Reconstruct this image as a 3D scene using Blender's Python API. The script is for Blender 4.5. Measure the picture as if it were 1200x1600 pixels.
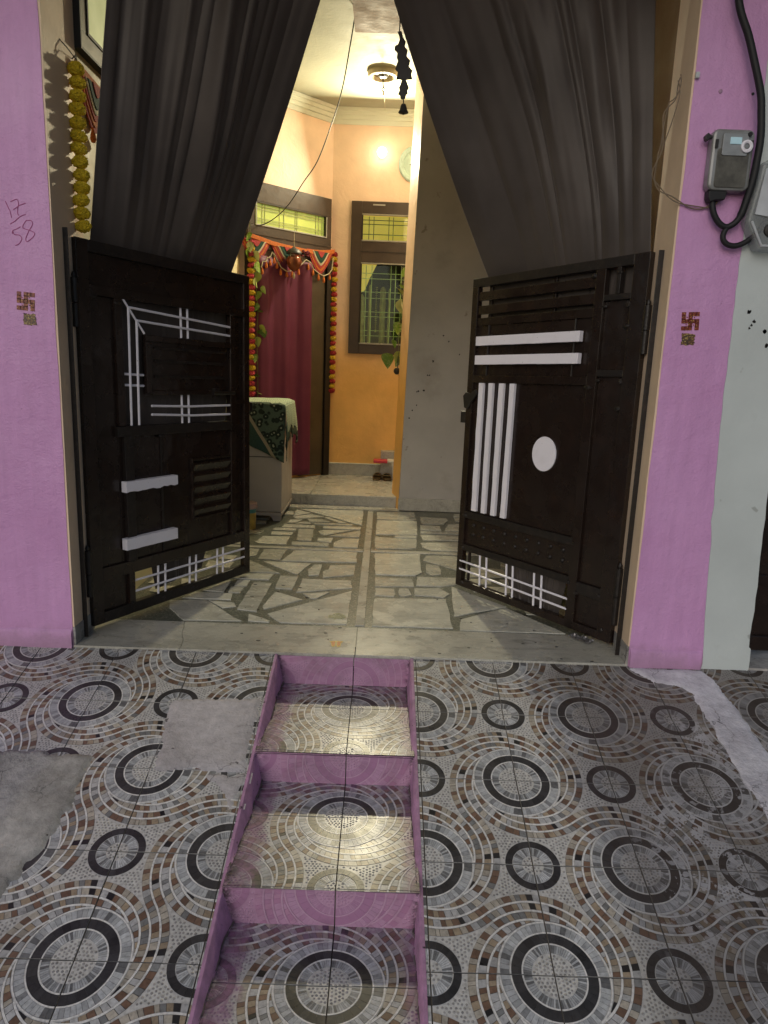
import bpy, bmesh, math, random
from mathutils import Vector, Matrix, noise
random.seed(7)
R = math.radians
for o in list(bpy.data.objects):
    bpy.data.objects.remove(o)
SC = bpy.context.scene
COL = SC.collection

# ---------------------------------------------------------------- camera
H = 1.496
cam_d = bpy.data.cameras.new('camera')
cam = bpy.data.objects.new('camera', cam_d); COL.objects.link(cam)
cam_d.sensor_fit = 'VERTICAL'; cam_d.sensor_height = 36.0
cam_d.lens = 1116.72 / 1600 * 36.0
cam_d.clip_start = 0.05; cam_d.clip_end = 500
def cam_axes(pitch, roll, yaw):
    cp, sp, cy, sy = math.cos(pitch), math.sin(pitch), math.cos(yaw), math.sin(yaw)
    fw = Vector((sy*cp, cy*cp, -sp)); rt = Vector((cy, -sy, 0)); up = rt.cross(fw)
    cr, sr = math.cos(roll), math.sin(roll)
    return cr*rt + sr*up, -sr*rt + cr*up, fw
ax, ay, fw = cam_axes(0.207074, 0.0371823, 0.0062104)
m = Matrix((ax, ay, -fw)).transposed().to_4x4(); m.translation = (0, 0, H)
cam.matrix_world = m
SC.camera = cam

# ---------------------------------------------------------------- sky, sun, exposure
SUN_EL, SUN_AZ = 24, 200          # high thin overcast at dusk, from behind the camera
w = bpy.data.worlds.new('World'); SC.world = w; w.use_nodes = True
nt = w.node_tree; bg = nt.nodes['Background']
sky = nt.nodes.new('ShaderNodeTexSky'); sky.sky_type = 'NISHITA'; sky.sun_disc = False
sky.sun_elevation = R(SUN_EL); sky.sun_rotation = R(SUN_AZ)
sky.air_density = 1.0; sky.dust_density = 2.0; sky.ozone_density = 2.5
nt.links.new(sky.outputs['Color'], bg.inputs['Color'])
bg.inputs['Strength'].default_value = 0.066
sl = bpy.data.lights.new('sun', 'SUN'); sl.energy = 0.6; sl.angle = R(40); sl.color = (1.0, 0.965, 0.94)
so = bpy.data.objects.new('sun', sl); COL.objects.link(so)
d = Vector((math.sin(R(SUN_AZ))*math.cos(R(SUN_EL)), math.cos(R(SUN_AZ))*math.cos(R(SUN_EL)), math.sin(R(SUN_EL))))
so.rotation_euler = d.to_track_quat('Z', 'Y').to_euler(); so.location = (0, -8, 10)
SC.view_settings.view_transform = 'Standard'; SC.view_settings.look = 'None'
SC.view_settings.gamma = 1; SC.view_settings.exposure = 0.0
SC.view_settings.use_curve_mapping = False

# ---------------------------------------------------------------- helpers
def tag(o, label=None, cat=None, group=None, kind=None):
    if label: o['label'] = label
    if cat: o['category'] = cat
    if group: o['group'] = group
    if kind: o['kind'] = kind
    return o
def empty(name, loc=(0, 0, 0), rz=0, label=None, cat=None, group=None, kind=None):
    o = bpy.data.objects.new(name, None); COL.objects.link(o)
    o.location = loc; o.rotation_euler = (0, 0, rz); o.empty_display_size = .1
    return tag(o, label, cat, group, kind)
LOCAL = set()                      # parents whose children are built in the parent's own frame
def link(name, me, parent=None):
    o = bpy.data.objects.new(name, me); COL.objects.link(o)
    if parent:
        o.parent = parent
        if parent.name not in LOCAL and not parent.data:
            o.matrix_parent_inverse = (Matrix.Translation(parent.location) @ parent.rotation_euler.to_matrix().to_4x4()).inverted()
    return o

class MB:
    def __init__(s): s.v = []; s.f = []; s.mi = []; s.fn = None
    def add(s, vs, fs, m=0):
        n = len(s.v)
        s.v += [s.fn(Vector(p)) if s.fn else Vector(p) for p in vs]
        for f in fs: s.f.append([n+i for i in f]); s.mi.append(m)
    def box(s, x0, x1, y0, y1, z0, z1, m=0):
        vs = [(x, y, z) for z in (z0, z1) for y in (y0, y1) for x in (x0, x1)]
        s.add(vs, [(0,2,3,1), (4,5,7,6), (0,1,5,4), (1,3,7,5), (3,2,6,7), (2,0,4,6)], m); return s
    def prism(s, poly, fr, d0, d1, m=0):
        n = len(poly)
        vs = [fr(p[0], p[1], d0) for p in poly] + [fr(p[0], p[1], d1) for p in poly]
        s.add(vs, [list(range(n))[::-1], list(range(n, 2*n))] + [(i, (i+1) % n, n+(i+1) % n, n+i) for i in range(n)], m); return s
    def tube(s, pts, r, n=8, m=0, closed=False):
        pts = [Vector(p) for p in pts]; k = len(pts); vs = []
        up = None
        for i, p in enumerate(pts):
            a = pts[(i-1) % k] if (closed or i > 0) else p
            b = pts[(i+1) % k] if (closed or i < k-1) else p
            t = (b-a).normalized()
            if up is None: up = Vector((0, 0, 1)) if abs(t.z) < .9 else Vector((1, 0, 0))
            sd = t.cross(up).normalized(); up = sd.cross(t).normalized()
            rr = r[i] if isinstance(r, (list, tuple)) else r
            vs += [p + rr*(math.cos(2*math.pi*j/n)*sd + math.sin(2*math.pi*j/n)*up) for j in range(n)]
        fs = []
        for i in range(k if closed else k-1):
            for j in range(n):
                a, b, c, e = i*n+j, i*n+(j+1) % n, ((i+1) % k)*n+(j+1) % n, ((i+1) % k)*n+j
                fs.append((a, b, c, e))
        if not closed: fs += [list(range(n))[::-1], list(range((k-1)*n, k*n))]
        s.add(vs, fs, m); return s
    def lathe(s, prof, c=(0, 0, 0), n=20, m=0, axis='z', caps=True):
        vs = []
        for r, z in prof:
            for j in range(n):
                a = 2*math.pi*j/n
                if axis == 'z': vs.append((c[0]+r*math.cos(a), c[1]+r*math.sin(a), c[2]+z))
                else: vs.append((c[0]+r*math.cos(a), c[1]-z, c[2]+r*math.sin(a)))   # axis y, z towards the camera
        fs = []
        for i in range(len(prof)-1):
            for j in range(n): fs.append((i*n+j, i*n+(j+1) % n, (i+1)*n+(j+1) % n, (i+1)*n+j))
        if caps: fs += [list(range(n))[::-1], list(range((len(prof)-1)*n, len(prof)*n))]
        s.add(vs, fs, m); return s
    def grid(s, nu, nv, f, m=0):
        vs = [f(i/nu, j/nv) for j in range(nv+1) for i in range(nu+1)]
        s.add(vs, [(j*(nu+1)+i, j*(nu+1)+i+1, (j+1)*(nu+1)+i+1, (j+1)*(nu+1)+i) for j in range(nv) for i in range(nu)], m); return s
    def mesh(s, name, mats):
        me = bpy.data.meshes.new(name)
        me.from_pydata([tuple(p) for p in s.v], [], s.f)
        for mt in (mats if isinstance(mats, (list, tuple)) else [mats]): me.materials.append(mt)
        me.polygons.foreach_set('material_index', s.mi)
        bm = bmesh.new(); bm.from_mesh(me); bmesh.ops.recalc_face_normals(bm, faces=bm.faces); bm.to_mesh(me); bm.free()
        me.update(); return me
    def build(s, name, mats, parent=None, smooth=False, bevel=0, solid=0, loc=None):
        me = s.mesh(name, mats)
        if smooth:
            me.polygons.foreach_set('use_smooth', [True]*len(me.polygons))
            if smooth != 'all': me.set_sharp_from_angle(angle=R(40))
        o = link(name, me, parent)
        if loc: o.location = loc
        if solid:
            md = o.modifiers.new('solid', 'SOLIDIFY'); md.thickness = solid; md.offset = 0
        if bevel:
            md = o.modifiers.new('bevel', 'BEVEL'); md.width = bevel; md.segments = 2; md.limit_method = 'ANGLE'; md.angle_limit = R(50)
        return o
XY = lambda a, b, d: (a, b, d)          # polygon on the floor, extruded up
XZ = lambda a, b, d: (a, d, b)          # polygon on a wall facing the street
def ball(r, sub=2, jit=0, sq=(1, 1, 1), seed=0):
    bm = bmesh.new(); bmesh.ops.create_icosphere(bm, subdivisions=sub, radius=r)
    rr = random.Random(seed)
    for v in bm.verts:
        k = 1 + jit*(rr.random()-.5)*2
        v.co = Vector((v.co.x*sq[0]*k, v.co.y*sq[1]*k, v.co.z*sq[2]*k))
    return bm
def bm_mesh(bm, name, mats):
    me = bpy.data.meshes.new(name); bm.to_mesh(me); bm.free()
    for mt in (mats if isinstance(mats, (list, tuple)) else [mats]): me.materials.append(mt)
    return me

# ---------------------------------------------------------------- materials
class NT:
    def __init__(s, name):
        s.m = bpy.data.materials.new(name); s.m.use_nodes = True; s.t = s.m.node_tree
        s.b = s.t.nodes['Principled BSDF']
    def n(s, typ, **kw):
        nd = s.t.nodes.new(typ)
        for k, v in kw.items():
            if k in nd.inputs.keys(): s.put(nd.inputs[k], v)
            else: setattr(nd, k, v)
        return nd
    def put(s, sock, v):
        if isinstance(v, bpy.types.NodeSocket): s.t.links.new(v, sock)
        elif isinstance(v, bpy.types.Node): s.t.links.new(v.outputs[0], sock)
        else:
            if sock.type == 'RGBA' and len(v) == 3: v = (*v, 1)
            sock.default_value = v
    def pos(s): return s.n('ShaderNodeNewGeometry').outputs['Position']
    def noise(s, scale, detail=4, rough=.55, vec=None, dist=0):
        nd = s.n('ShaderNodeTexNoise'); nd.inputs['Scale'].default_value = scale; nd.inputs['Detail'].default_value = detail
        nd.inputs['Roughness'].default_value = rough; nd.inputs['Distortion'].default_value = dist
        s.put(nd.inputs['Vector'], vec or s.pos()); return nd.outputs['Fac']
    def ramp(s, fac, *stops, interp='LINEAR'):
        nd = s.n('ShaderNodeValToRGB'); s.put(nd.inputs[0], fac); e = nd.color_ramp.elements; nd.color_ramp.interpolation = interp
        while len(e) < len(stops): e.new(.5)
        for el, (p, c) in zip(e, stops):
            el.position = p; el.color = (c, c, c, 1) if isinstance(c, (int, float)) else (*c, 1)
        return nd.outputs[0]
    def mix(s, fac, a, b, mode='MIX'):
        nd = s.n('ShaderNodeMix'); nd.data_type = 'RGBA'; nd.blend_type = mode
        s.put(nd.inputs[0], fac); s.put(nd.inputs[6], a); s.put(nd.inputs[7], b); return nd.outputs[2]
    def math(s, op, a, b=0., c=0.):
        nd = s.n('ShaderNodeMath'); nd.operation = op
        for i, v in enumerate((a, b, c)): s.put(nd.inputs[i], v)
        return nd.outputs[0]
    def bump(s, h, strength=.2, dist=.01, nrm=None):
        nd = s.n('ShaderNodeBump'); nd.inputs['Strength'].default_value = strength; nd.inputs['Distance'].default_value = dist
        s.put(nd.inputs['Height'], h)
        if nrm: s.put(nd.inputs['Normal'], nrm)
        return nd.outputs[0]
    def sep(s, v=None):
        nd = s.n('ShaderNodeSeparateXYZ'); s.put(nd.inputs[0], v or s.pos()); return nd.outputs
    def smooth(s, x, a, b):      # 0 below a, 1 above b
        nd = s.n('ShaderNodeMapRange'); nd.interpolation_type = 'SMOOTHSTEP'
        s.put(nd.inputs['Value'], x); nd.inputs['From Min'].default_value = a; nd.inputs['From Max'].default_value = b
        return nd.outputs[0]
    def out(s, col=None, rough=.6, normal=None, spec=.5, metal=0, emit=None, es=0, alpha=None):
        if col is not None: s.put(s.b.inputs['Base Color'], col)
        s.put(s.b.inputs['Roughness'], rough); s.b.inputs['Specular IOR Level'].default_value = spec
        s.b.inputs['Metallic'].default_value = metal
        if normal: s.put(s.b.inputs['Normal'], normal)
        if emit is not None: s.put(s.b.inputs['Emission Color'], emit); s.b.inputs['Emission Strength'].default_value = es
        return s.m

def paint(name, base, rough=.6, var=.12, vs=3., bump=.15, bs=60, spec=.4, dirt=None, dirtc=(.05, .045, .04), chips=0):
    t = NT(name); a = t.noise(vs, 5)
    k = t.ramp(a, (.3, 1-var), (.7, 1+var*.6))
    c = t.mix(1., base, k, 'MULTIPLY')
    if dirt:
        g = t.ramp(t.noise(dirt[0], 8, .65), (dirt[1], 0.), (dirt[1]+.12, dirt[2]))
        c = t.mix(g, c, dirtc)
    if chips:
        g = t.ramp(t.noise(chips, 3, .5), (.70, 0.), (.73, .8)); c = t.mix(g, c, dirtc)
    h = t.math('ADD', t.noise(bs, 4), t.math('MULTIPLY', t.noise(bs*.08, 4), 1.5))
    return t.out(c, t.ramp(t.noise(vs*2.3, 4), (.3, max(rough-.08, .05)), (.7, min(rough+.1, 1))), t.bump(h, bump, .004), spec)
def plain(name, base, rough=.5, metal=0, spec=.5, var=.15, vs=25, emit=None, es=0):
    t = NT(name); c = t.mix(1., base, t.ramp(t.noise(vs, 4), (.3, 1-var), (.7, 1+var*.5)), 'MULTIPLY')
    return t.out(c, rough, t.bump(t.noise(vs*4, 3), .12, .002), spec, metal, emit, es)

M = {}
M['pink'] = paint('pink wall paint', (.54, .275, .475), .5, .10, 2.2, .3, 55, dirt=(1.6, .66, .22), dirtc=(.32, .12, .30), chips=0)
def pink_wall():
    t = NT('pink wall emulsion'); x, y, z = t.sep()
    mp = t.n('ShaderNodeMapping'); t.put(mp.inputs['Vector'], t.pos()); t.put(mp.inputs['Scale'], (5, 5, .5))
    base = t.mix(t.ramp(t.noise(1.6, 6, .6), (.3, 0.), (.7, 1.)), (.57, .285, .54), (.64, .345, .62))
    base = t.mix(1., base, t.ramp(t.noise(5, 6, .6, mp.outputs[0]), (.3, .93), (.7, 1.05)), 'MULTIPLY')
    base = t.mix(t.ramp(t.noise(2.1, 7, .65), (.60, 0.), (.78, .35)), base, (.38, .19, .37))
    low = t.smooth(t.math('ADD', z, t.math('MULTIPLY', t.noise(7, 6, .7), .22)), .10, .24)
    base = t.mix(t.math('MULTIPLY', t.math('SUBTRACT', 1., low), .55), base, (.27, .17, .21))  # contact shade put into the colour at the wall foot, with uneven grime
    base = t.mix(t.ramp(t.noise(17, 3, .5), (.745, 0.), (.765, .6)), base, (.25, .12, .2))
    h = t.math('ADD', t.math('ADD', t.noise(120, 3), t.math('MULTIPLY', t.noise(5, 5, .6), 3.)), t.noise(30, 4))
    n1 = t.bump(t.math('ADD', t.noise(2.6, 5, .6), t.math('MULTIPLY', t.noise(9, 4), .35)), .55, .03)
    return t.out(base, t.ramp(t.noise(4, 4), (.3, .36), (.7, .6)), t.bump(h, .45, .005, n1), .45)
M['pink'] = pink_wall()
M['beige'] = paint('beige wall paint', (.78, .60, .43), .6, .12, 2.5, .35, 45, dirt=(2., .62, .35), dirtc=(.3, .2, .14))
M['pale_green'] = paint('pale green wall paint', (.56, .61, .60), .6, .10, 2.2, .35, 50, dirt=(3.0, .60, .4), dirtc=(.33, .35, .33), chips=9)
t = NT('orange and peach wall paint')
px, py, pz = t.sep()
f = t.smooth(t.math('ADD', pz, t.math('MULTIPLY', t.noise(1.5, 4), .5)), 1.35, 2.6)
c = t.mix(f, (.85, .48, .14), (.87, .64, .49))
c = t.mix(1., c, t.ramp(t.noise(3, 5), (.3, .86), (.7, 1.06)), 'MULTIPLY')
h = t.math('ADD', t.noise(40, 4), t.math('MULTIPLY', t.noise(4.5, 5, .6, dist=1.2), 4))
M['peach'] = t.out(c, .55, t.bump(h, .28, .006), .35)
M['ceiling'] = paint('stained cream ceiling paint', (.36, .365, .28), .7, .10, 2.5, .35, 30, dirt=(2.2, .58, .35), dirtc=(.36, .32, .2), chips=5.5)
M['cornice'] = paint('white cornice paint', (.66, .68, .58), .6, .06, 3)
M['grey_wall'] = paint('grimy peach plaster', (.43, .41, .38), .7, .16, 1.6, .4, 35, dirt=(1.4, .55, .4), dirtc=(.25, .22, .18), chips=7)
M['cream_wall'] = paint('cream wall paint', (.70, .62, .38), .6, .12, 2.5, .3, 40)
M['shaded_wall'] = paint('shaded brown wall colour', (.13, .068, .036), .6, .15, 3, .3, 40)  # curtain shade on the orange wall put into a dark brown base colour
M['beam'] = paint('brown beam', (.26, .15, .08), .7, .2, 3, .5, 30)
M['concrete'] = paint('grey street concrete', (.22, .21, .20), .85, .25, 2, .6, 30, dirt=(1.2, .5, .5))
M['grout'] = paint('dark tile bed', (.13, .112, .10), .9, .3, 12, .4, 60)
# terrazzo between the marble pieces
t = NT('green grey terrazzo')
vo = t.n('ShaderNodeTexVoronoi'); vo.inputs['Scale'].default_value = 130; t.put(vo.inputs['Vector'], t.pos())
hs = t.sep(vo.outputs['Color'])[0]
c = t.ramp(hs, (.0, (.055, .062, .048)), (.55, (.105, .115, .09)), (.8, (.16, .17, .135)), (.93, (.27, .275, .22)))
c = t.mix(t.ramp(t.noise(3, 5), (.4, 0.), (.75, .5)), c, (.06, .055, .04))
M['terrazzo'] = t.out(c, .34, None, .5)
# marble
def marble(name, base, vein, rough=.22, vs=2.2, dirt=.35, tone=.25):
    t = NT(name)
    oi = t.n('ShaderNodeObjectInfo')
    off = t.n('ShaderNodeVectorMath'); off.operation = 'SCALE'
    cx = t.n('ShaderNodeCombineXYZ'); t.put(cx.inputs[0], oi.outputs['Random']); t.put(cx.inputs[1], t.math('MULTIPLY', oi.outputs['Random'], 7.3)); t.put(cx.inputs[2], 0.)
    t.put(off.inputs[0], cx.outputs[0]); off.inputs['Scale'].default_value = 9
    ad = t.n('ShaderNodeVectorMath'); t.put(ad.inputs[0], t.pos()); t.put(ad.inputs[1], off.outputs[0])
    mp = t.n('ShaderNodeMapping'); t.put(mp.inputs['Vector'], ad.outputs[0])
    t.put(mp.inputs['Rotation'], (0, 0, .6)); t.put(mp.inputs['Scale'], (1, 3.2, 1))
    n1 = t.noise(vs, 10, .68, mp.outputs[0], 2.2)
    c = t.ramp(n1, (.28, vein), (.42, [x*.86 for x in base]), (.52, base), (.66, [x*1.06 for x in base]), (.80, [x*.84 for x in base]))
    n2 = t.noise(vs*2.7, 10, .7, mp.outputs[0], 3.5)
    c = t.mix(t.ramp(n2, (.47, 0.), (.50, .55), (.53, 0.)), c, vein)
    tn = t.ramp(oi.outputs['Random'], (0., 1-tone), (.5, 1.), (1., 1.08))
    c = t.mix(1., c, tn, 'MULTIPLY')
    c = t.mix(t.math('MULTIPLY', t.ramp(t.noise(1.1, 7, .7), (.40, 0.), (.85, 1.)), dirt), c, (.17, .14, .10))
    sp = t.ramp(t.noise(17, 3, .5), (.76, 0.), (.78, .85))
    c = t.mix(sp, c, (.05, .045, .04))
    rg = t.ramp(t.noise(6, 4), (.3, rough-.06), (.7, rough+.14))
    return t.out(c, rg, t.bump(t.noise(14, 4), .05, .003), .5)
M['marble'] = marble('cream marble', (.59, .585, .51), (.31, .31, .26))
M['marble_slab'] = marble('grey veined marble slab', (.50, .49, .43), (.21, .205, .175), .25, 3.0, .5, .05)
# gate
t = NT('dark brown gate enamel')
c = t.mix(t.ramp(t.noise(9, 6, .6), (.5, 0.), (.8, .6)), (.017, .0105, .008), (.036, .019, .013))
sc = t.ramp(t.noise(55, 5, .7), (.66, 0.), (.72, .45)); c = t.mix(sc, c, (.06, .045, .04))
M['gate'] = t.out(c, t.ramp(t.noise(7, 5), (.3, .17), (.7, .36)), t.bump(t.noise(18, 4), .25, .004, t.bump(t.noise(2.3, 3), .5, .03)), .5)
t = NT('worn gate edge enamel')
c = t.mix(t.ramp(t.noise(30, 6, .7), (.5, 0.), (.62, .8)), (.011, .008, .007), (.026, .018, .014))
M['gate_worn'] = t.out(c, .45, t.bump(t.noise(60, 4), .5, .004), .5)
t = NT('white enamel')
c = t.mix(t.ramp(t.noise(14, 5), (.55, 0.), (.8, .35)), (.82, .80, .86), (.62, .59, .62))
c = t.mix(t.ramp(t.noise(70, 4, .6), (.70, 0.), (.74, .7)), c, (.1, .08, .07))
M['white'] = t.out(c, .35, t.bump(t.noise(40, 3), .1, .002), .5)
M['frame'] = paint('dark brown window frame paint', (.055, .038, .028), .4, .2, 8, .25, 30, dirt=(12, .62, .4), dirtc=(.03, .022, .018))
M['frame_dark'] = paint('black brown frame paint', (.02, .015, .012), .45, .2, 8, .25, 30)
M['frame_grey'] = paint('grey side window frame paint', (.20, .18, .15), .5, .15, 6, .2, 30)
M['black'] = plain('black rubber', (.009, .009, .010), .62)
M['iron'] = plain('dark iron', (.03, .027, .024), .4, .3)
# ================================================================ GROUND: street, ramp, steps
S = 0.25356778; TS = math.tan(S); CS = math.cos(S); SS = math.sin(S)
RY0, RZ0 = 3.0967, -0.107
rz = lambda y: RZ0 + (y-RY0)*TS                 # ramp surface height
YT = 3.478                                      # front edge of the threshold
X0, X1 = -1.56, 1.32                            # gateway between the pillars
SX0, SX1 = -.503, .189                          # stair channel
TREADS = [(3.478, 2.818, -.168), (2.818, 2.179, -.315), (2.179, 1.545, -.464), (1.545, .95, -.61)]
tag(MB().box(-60, 60, -90, 1.2, -.95, -.70).build('road', M['concrete']), kind='structure')
tag(MB().box(-60, 60, 1.2, 60, -1.05, -.96).build('ground', M['concrete']), kind='structure')

# ---- patterned ceramic tiles: one real tile with raised mosaic pieces, reused
def tile_material(name, pink=0, wear=True):
    t = NT(name)
    at = t.n('ShaderNodeAttribute'); at.attribute_name = 'Col'; col = at.outputs['Color']
    x, y, z = t.sep()
    c = t.mix(1., col, t.ramp(t.noise(75, 5, .6), (.25, .62), (.5, 1.), (.75, 1.22)), 'MULTIPLY')
    c = t.mix(t.ramp(t.noise(3.0, 6, .6), (.45, 0.), (.8, .35)), c, (.12, .105, .09))
    # brown walked-in dirt towards the right and up by the threshold
    dm = t.math('ADD', t.math('MULTIPLY', t.smooth(x, .70, 1.25), 1.25), t.math('MULTIPLY', t.smooth(y, 2.9, 3.45), .40))
    dm = t.math('MULTIPLY', dm, t.ramp(t.noise(2.2, 6, .6), (.28, .30), (.52, 1.)))
    c = t.mix(t.math('MINIMUM', t.math('MULTIPLY', dm, 1.0), .90), c, t.mix(.30, (.070, .050, .036), col))
    # whitewash splashes beside the cement strip
    sm = t.math('MULTIPLY', t.math('MULTIPLY', t.smooth(x, .95, 1.2), t.smooth(t.math('MULTIPLY', y, -1.), -3.2, -3.0)), t.ramp(t.noise(1.7, 4), (.45, 0.), (.6, 1.)))
    sp = t.ramp(t.math('ADD', t.noise(26, 4, .6), t.math('MULTIPLY', t.sep(col)[0], .25)), (.585, 0.), (.625, 1.))
    c = t.mix(t.math('MULTIPLY', t.math('MULTIPLY', sm, sp), .8), c, (.5, .49, .5))
    # pink paint slopped along the edges of the stair channel
    if pink < 1:
        nx = t.math('MULTIPLY', t.noise(16, 6, .7), .16)
        el = t.math('MULTIPLY', t.smooth(t.math('ADD', t.math('ADD', x, .503), t.math('MULTIPLY', nx, -1.)), .0, .05), -1.)
        er = t.math('MULTIPLY', t.smooth(t.math('SUBTRACT', t.math('SUBTRACT', .189, x), t.math('MULTIPLY', nx, .6)), -.03, .03), -1.)
        ins = t.math('MULTIPLY', t.smooth(x, -.506, -.503), t.smooth(t.math('MULTIPLY', x, -1.), -.192, -.189))
        ed = t.math('MULTIPLY', t.math('MAXIMUM', t.math('ADD', el, 1.), t.math('ADD', er, 1.)), ins)
        bk = t.math('MAXIMUM', t.math('MAXIMUM', t.math('MULTIPLY', t.smooth(y, 3.33, 3.45), t.math('LESS_THAN', z, -.13)),
             t.math('MULTIPLY', t.smooth(y, 2.69, 2.79), t.math('MULTIPLY', t.math('LESS_THAN', y, 2.82), t.math('LESS_THAN', z, -.25)))),
             t.math('MULTIPLY', t.smooth(y, 2.05, 2.15), t.math('MULTIPLY', t.math('LESS_THAN', y, 2.18), t.math('LESS_THAN', z, -.4))))
        bk = t.math('MULTIPLY', t.math('MULTIPLY', bk, ins), t.ramp(t.noise(18, 5, .7), (.38, .15), (.6, .9)))
        pf = t.math('MULTIPLY', t.math('MAXIMUM', ed, bk), t.ramp(t.noise(30, 5, .7), (.35, .45), (.6, .9)))
        c = t.mix(pf, c, t.mix(t.ramp(t.noise(25, 5), (.4, 0.), (.7, .6)), (.34, .17, .30), (.07, .045, .05)))
    else:
        c = t.mix(.83, c, (.47, .235, .405))
        c = t.mix(t.ramp(t.noise(7, 7, .7), (.44, 0.), (.78, .70)), c, (.20, .12, .165))
    # black grime caught along the two walls of the channel
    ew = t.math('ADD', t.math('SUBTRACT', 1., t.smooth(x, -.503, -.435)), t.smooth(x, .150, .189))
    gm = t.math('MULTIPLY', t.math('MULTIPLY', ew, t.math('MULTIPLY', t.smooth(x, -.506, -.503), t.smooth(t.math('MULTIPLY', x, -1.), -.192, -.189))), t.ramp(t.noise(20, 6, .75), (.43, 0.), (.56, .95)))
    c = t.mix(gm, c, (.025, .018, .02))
    rg = t.ramp(t.noise(5, 5), (.3, .24), (.7, .42))
    rg = t.math('ADD', rg, t.math('MULTIPLY', dm, .22))
    return t.out(c, rg, t.bump(t.noise(45, 4), .12, .002), .5)
M['tile'] = tile_material('mosaic print floor tile')
M['tile_pink'] = tile_material('pink painted riser tile', 1)

T = .4
PAL = [((.20, .122, .084), .26), ((.36, .285, .20), .19), ((.48, .48, .48), .22), ((.45, .41, .345), .15), ((.23, .235, .235), .10), ((.022, .022, .025), .12)]
GREYS = [(.42, .435, .45), (.55, .565, .58), (.32, .33, .34), (.18, .185, .19), (.49, .505, .51)]
BASE = (.60, .59, .565)
def make_tile():
    rnd = random.Random(3)
    bm = bmesh.new(); cl = bm.loops.layers.float_color.new('Col')
    def face(vs, c):
        try: f = bm.faces.new(vs)
        except ValueError: return
        for l in f.loops: l[cl] = (*c, 1)
    def slab(pts, z0, z1, c):
        lo = [bm.verts.new((p[0]*T, p[1]*T, z0)) for p in pts]; hi = [bm.verts.new((p[0]*T, p[1]*T, z1)) for p in pts]
        face(hi, c)
        n = len(pts)
        for i in range(n): face([lo[i], lo[(i+1) % n], hi[(i+1) % n], hi[i]], [x*.7 for x in c])
    def pick():
        a = rnd.random()
        for c, p in PAL:
            a -= p
            if a < 0: q = rnd.uniform(.8, 1.2); return [x*q for x in c]
        return PAL[2][0]
    g, zt = .0058, .0013
    slab([(g, g), (1-g, g), (1-g, 1-g), (g, 1-g)], -.006, 0, BASE)
    def arc(cx, cy, a0, ra0, ra1, rb0, rb1, t0, t1, c, z=zt, k=1):
        pt = lambda r, t: (cx + r*math.cos(t+a0), cy + r*math.sin(t+a0))
        P = [pt(ra0+(rb0-ra0)*i/k, t0+(t1-t0)*i/k) for i in range(k+1)] + [pt(ra1+(rb1-ra1)*i/k, t0+(t1-t0)*i/k) for i in range(k, -1, -1)]
        slab(P, -.0005, z, c)
    def ring(cx, cy, a0, r0, r1, n, cols, gap, k=1):
        for i in range(n):
            t0 = (i/n)*math.pi/2 + gap/(2*r1); t1 = ((i+1)/n)*math.pi/2 - gap/(2*r1)
            arc(cx, cy, a0, r0, r1, r0, r1, (i/n)*math.pi/2, ((i+1)/n)*math.pi/2, (.09, .088, .085), z=.0004, k=k)
            c = rnd.choice(cols); q = rnd.uniform(.8, 1.2); c = [x*q for x in c]
            arc(cx, cy, a0, r0, r1, r0, r1, t0, t1, c, k=k)
    r0, p, gl = .457, .0835, .0115
    dk = [(.034, .034, .037), (.046, .046, .05)]
    for (cx, cy, a0) in ((0, 0, 0), (1, 1, math.pi)):
        ring(cx, cy, a0, .183, .25, 19, GREYS, .003)
        ring(cx, cy, a0, .265, .346, 7, dk, .002, 4)
        ring(cx, cy, a0, .362, .435, 15, GREYS, .003)
        for k in (-2, -1, 0, 1, 2):
            tmax = 45. if k >= 1 else 90.
            rm = r0+(k+1.5)*p; n = max(1, round(math.radians(tmax)*rm/.058))
            edges = [i/n*tmax for i in range(n+1)]
            for i in range(1, n): edges[i] += rnd.uniform(-.22, .22)*tmax/n
            for a, b in zip(edges, edges[1:]):
                lo = lambda d: max(r0+.004, r0+(k+d/45)*p+gl)
                hi = lambda d: r0+(k+1+d/45)*p-gl
                if hi(a)-lo(a) < .004 and hi(b)-lo(b) < .006: continue
                if hi(b) < r0: continue
                e = math.degrees(.0026/rm)
                if hi(a) - lo(a) < .004: a = a+(b-a)*.5
                arc(cx, cy, a0, lo(a)-.002, hi(a)+.002, lo(b)-.002, hi(b)+.002, math.radians(a), math.radians(b), (.085, .078, .07), z=.0004)
                arc(cx, cy, a0, lo(a), hi(a), lo(b), hi(b), math.radians(a+e), math.radians(b-e), pick(), k=1 if b-a < 5 else 2)
    LINE = (.80, .79, .765)
    for (cx, cy, a0) in ((0, 0, 0), (1, 1, math.pi)):
        for rr in (.2575, .354, .446):          # plain white rings
            for i in range(18): arc(cx, cy, a0, rr-.0062, rr+.0062, rr-.0062, rr+.0062, i*math.pi/36, (i+1)*math.pi/36, LINE, z=.0021)
        for k in (-1, 0, 1, 2):                  # ridges between the lanes, spiralling outwards
            for i in range(24):
                a, b = i*90/24, (i+1)*90/24; ra, rb = r0+(k+a/45)*p, r0+(k+b/45)*p
                if rb < r0+.002 or (k > 0 and b > 45.1): continue
                arc(cx, cy, a0, max(ra, r0)-.0088, max(ra, r0)+.0088, rb-.0088, rb+.0088, math.radians(a), math.radians(b), LINE, z=.0024)
    for (cx, cy, a0) in ((1, 0, math.pi/2), (0, 1, -math.pi/2)):
        ring(cx, cy, a0, .100, .180, 13, GREYS, .003)
        ring(cx, cy, a0, .188, .253, 6, dk, .002, 4)
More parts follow.
